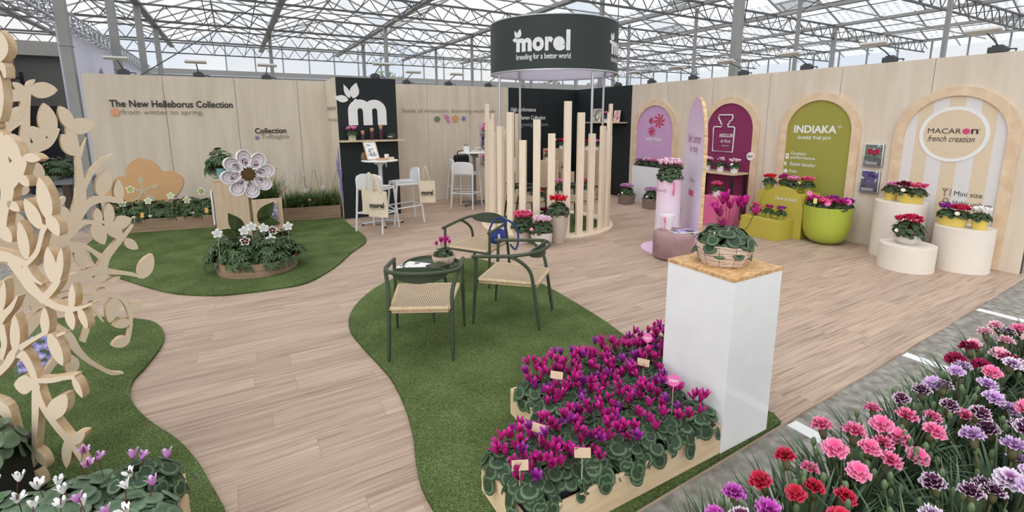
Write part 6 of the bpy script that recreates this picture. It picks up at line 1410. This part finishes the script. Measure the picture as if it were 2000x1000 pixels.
S((40, 590, 30), (100, 562, 26), (140, 546, 19), (180, 531, 17), (202, 525, 16)); S((198, 529, 14), (235, 533, 7), (262, 537, 6), (276, 542, 6)); F(276, 543, 298, 496, 28); S((186, 538, 12), (194, 542, 8), (203, 548, 2))
S((90, 482, 26), (125, 476, 14), (142, 477, 10), (165, 481, 9), (185, 493, 9), (200, 504, 13), (208, 513, 8)); F(152, 482, 165, 527, 24)
S((60, 600, 18), (95, 590, 14), (119, 578, 9), (160, 565, 7), (203, 556, 7), (215, 551, 10)); F(208, 554, 236, 540, 10)
S((90, 610, 16), (120, 590, 11), (160, 584, 10), (184, 581, 11), (208, 577, 8), (230, 579, 8), (243, 589, 8), (253, 607, 9), (256, 630, 7), (254, 650, 6), (250, 668, 6)); F(188, 582, 207, 563, 16); F(224, 582, 214, 631, 26); F(252, 603, 280, 591, 18); F(254, 628, 221, 637, 18); F(253, 662, 219, 676, 20); S((178, 590, 10), (188, 608, 7), (202, 629, 2))
S((80, 620, 18), (110, 640, 17), (134, 658, 20), (150, 682, 16), (170, 702, 11), (195, 718, 8), (218, 729, 7), (242, 729, 2)); F(148, 698, 133, 732, 28); S((88, 735, 11), (100, 716, 12), (114, 698, 13)); S((162, 668, 10), (171, 640, 10), (172, 620, 8))
S((-60, 770, 24), (0, 705, 22), (45, 652, 24), (95, 602, 14), (110, 588, 8)); F(90, 408, 125, 398, 10); S((100, 440, 12), (85, 415, 10), (72, 385, 8)); F(135, 424, 108, 405, 24); F(118, 398, 128, 384, 10)
F(70, 356, 76, 318, 30); F(50, 380, 42, 362, 24); F(40, 450, 30, 415, 30); F(20, 300, 2, 262, 26)
S, F = B.stroke, B.leaf
S((-330, 560, 60), (-200, 520, 52), (-80, 500, 44), (0, 500, 22), (25, 507, 17), (52, 516, 14)); S((-330, 380, 60), (-200, 320, 50), (-80, 290, 36), (-10, 262, 22), (2, 300, 24), (10, 345, 26), (14, 376, 26), (8, 410, 18), (6, 445, 14), (16, 468, 12)); S((-330, 780, 60), (-200, 790, 44), (-80, 770, 28), (0, 725, 14), (25, 692, 17), (45, 675, 11), (70, 660, 8), (92, 648, 9)); S((-330, 900, 40), (-160, 830, 34), (-60, 790, 28), (0, 796, 24), (18, 825, 15), (28, 860, 11), (32, 892, 8), (29, 933, 2))
F(-12, 124, -4, 58, 50); S((-20, 140, 20), (2, 128, 14), (10, 152, 5)); F(-4, 238, -3, 138, 22); S((-40, 250, 30), (-8, 240, 18))
F(36, 318, 10, 262, 26); S((10, 345, 26), (28, 328, 26), (46, 308, 18)); F(46, 306, 80, 311, 18); F(38, 342, 57, 364, 18); S((20, 362, 20), (36, 340, 20), (48, 315, 12))
F(96, 428, 76, 345, 28); F(93, 420, 116, 461, 23); F(79, 446, 47, 388, 25); S((88, 440, 13), (82, 455, 10), (78, 472, 9), (70, 495, 10), (50, 517, 10)); F(52, 506, 37, 432, 22); F(14, 394, 39, 413, 17); F(-2, 440, 23, 474, 23)
S((20, 510, 16), (32, 524, 18), (45, 540, 20), (60, 560, 21), (80, 580, 16), (105, 597, 13), (127, 603, 12), (142, 604, 9)); S((48, 520, 10), (62, 542, 9), (82, 556, 3)); F(103, 550, 92, 482, 24); F(113, 552, 120, 483, 15); S((114, 546, 12), (104, 562, 14), (86, 582, 14), (78, 590, 8))
F(140, 606, 141, 554, 14); F(132, 602, 143, 645, 19); F(154, 602, 171, 643, 15); S((138, 604, 12), (155, 602, 7), (180, 594, 2)); F(30, 688, 29, 614, 20); F(89, 655, 87, 600, 18); F(96, 652, 123, 715, 23); S((110, 656, 6), (127, 650, 3)); F(0, 614, 8, 548, 15); S((-10, 640, 18), (5, 617, 15), (20, 602, 11), (34, 578, 3)); S((0, 635, 16), (8, 670, 12), (2, 702, 8))
S((30, 690, 16), (45, 695, 17), (58, 716, 14), (67, 740, 13), (71, 762, 12)); F(64, 752, 27, 751, 37); S((68, 744, 9), (100, 743, 10), (128, 738, 8), (146, 737, 8)); F(142, 738, 161, 777, 13)
S((70, 752, 16), (69, 800, 14), (67, 860, 10), (63, 926, 3)); S((70, 762, 14), (84, 795, 12), (105, 826, 13), (130, 857, 12), (150, 884, 10), (167, 912, 7)); F(97, 818, 130, 770, 36); F(138, 866, 166, 845, 21); F(131, 858, 130, 915, 20); F(68, 880, 92, 913, 15); F(64, 920, 84, 949, 14); F(28, 858, -2, 863, 34)
A.mb.build('tree_panel', [MDF, EDGE], t); B.mb.build('tree_panel', [MDF, EDGE], t)
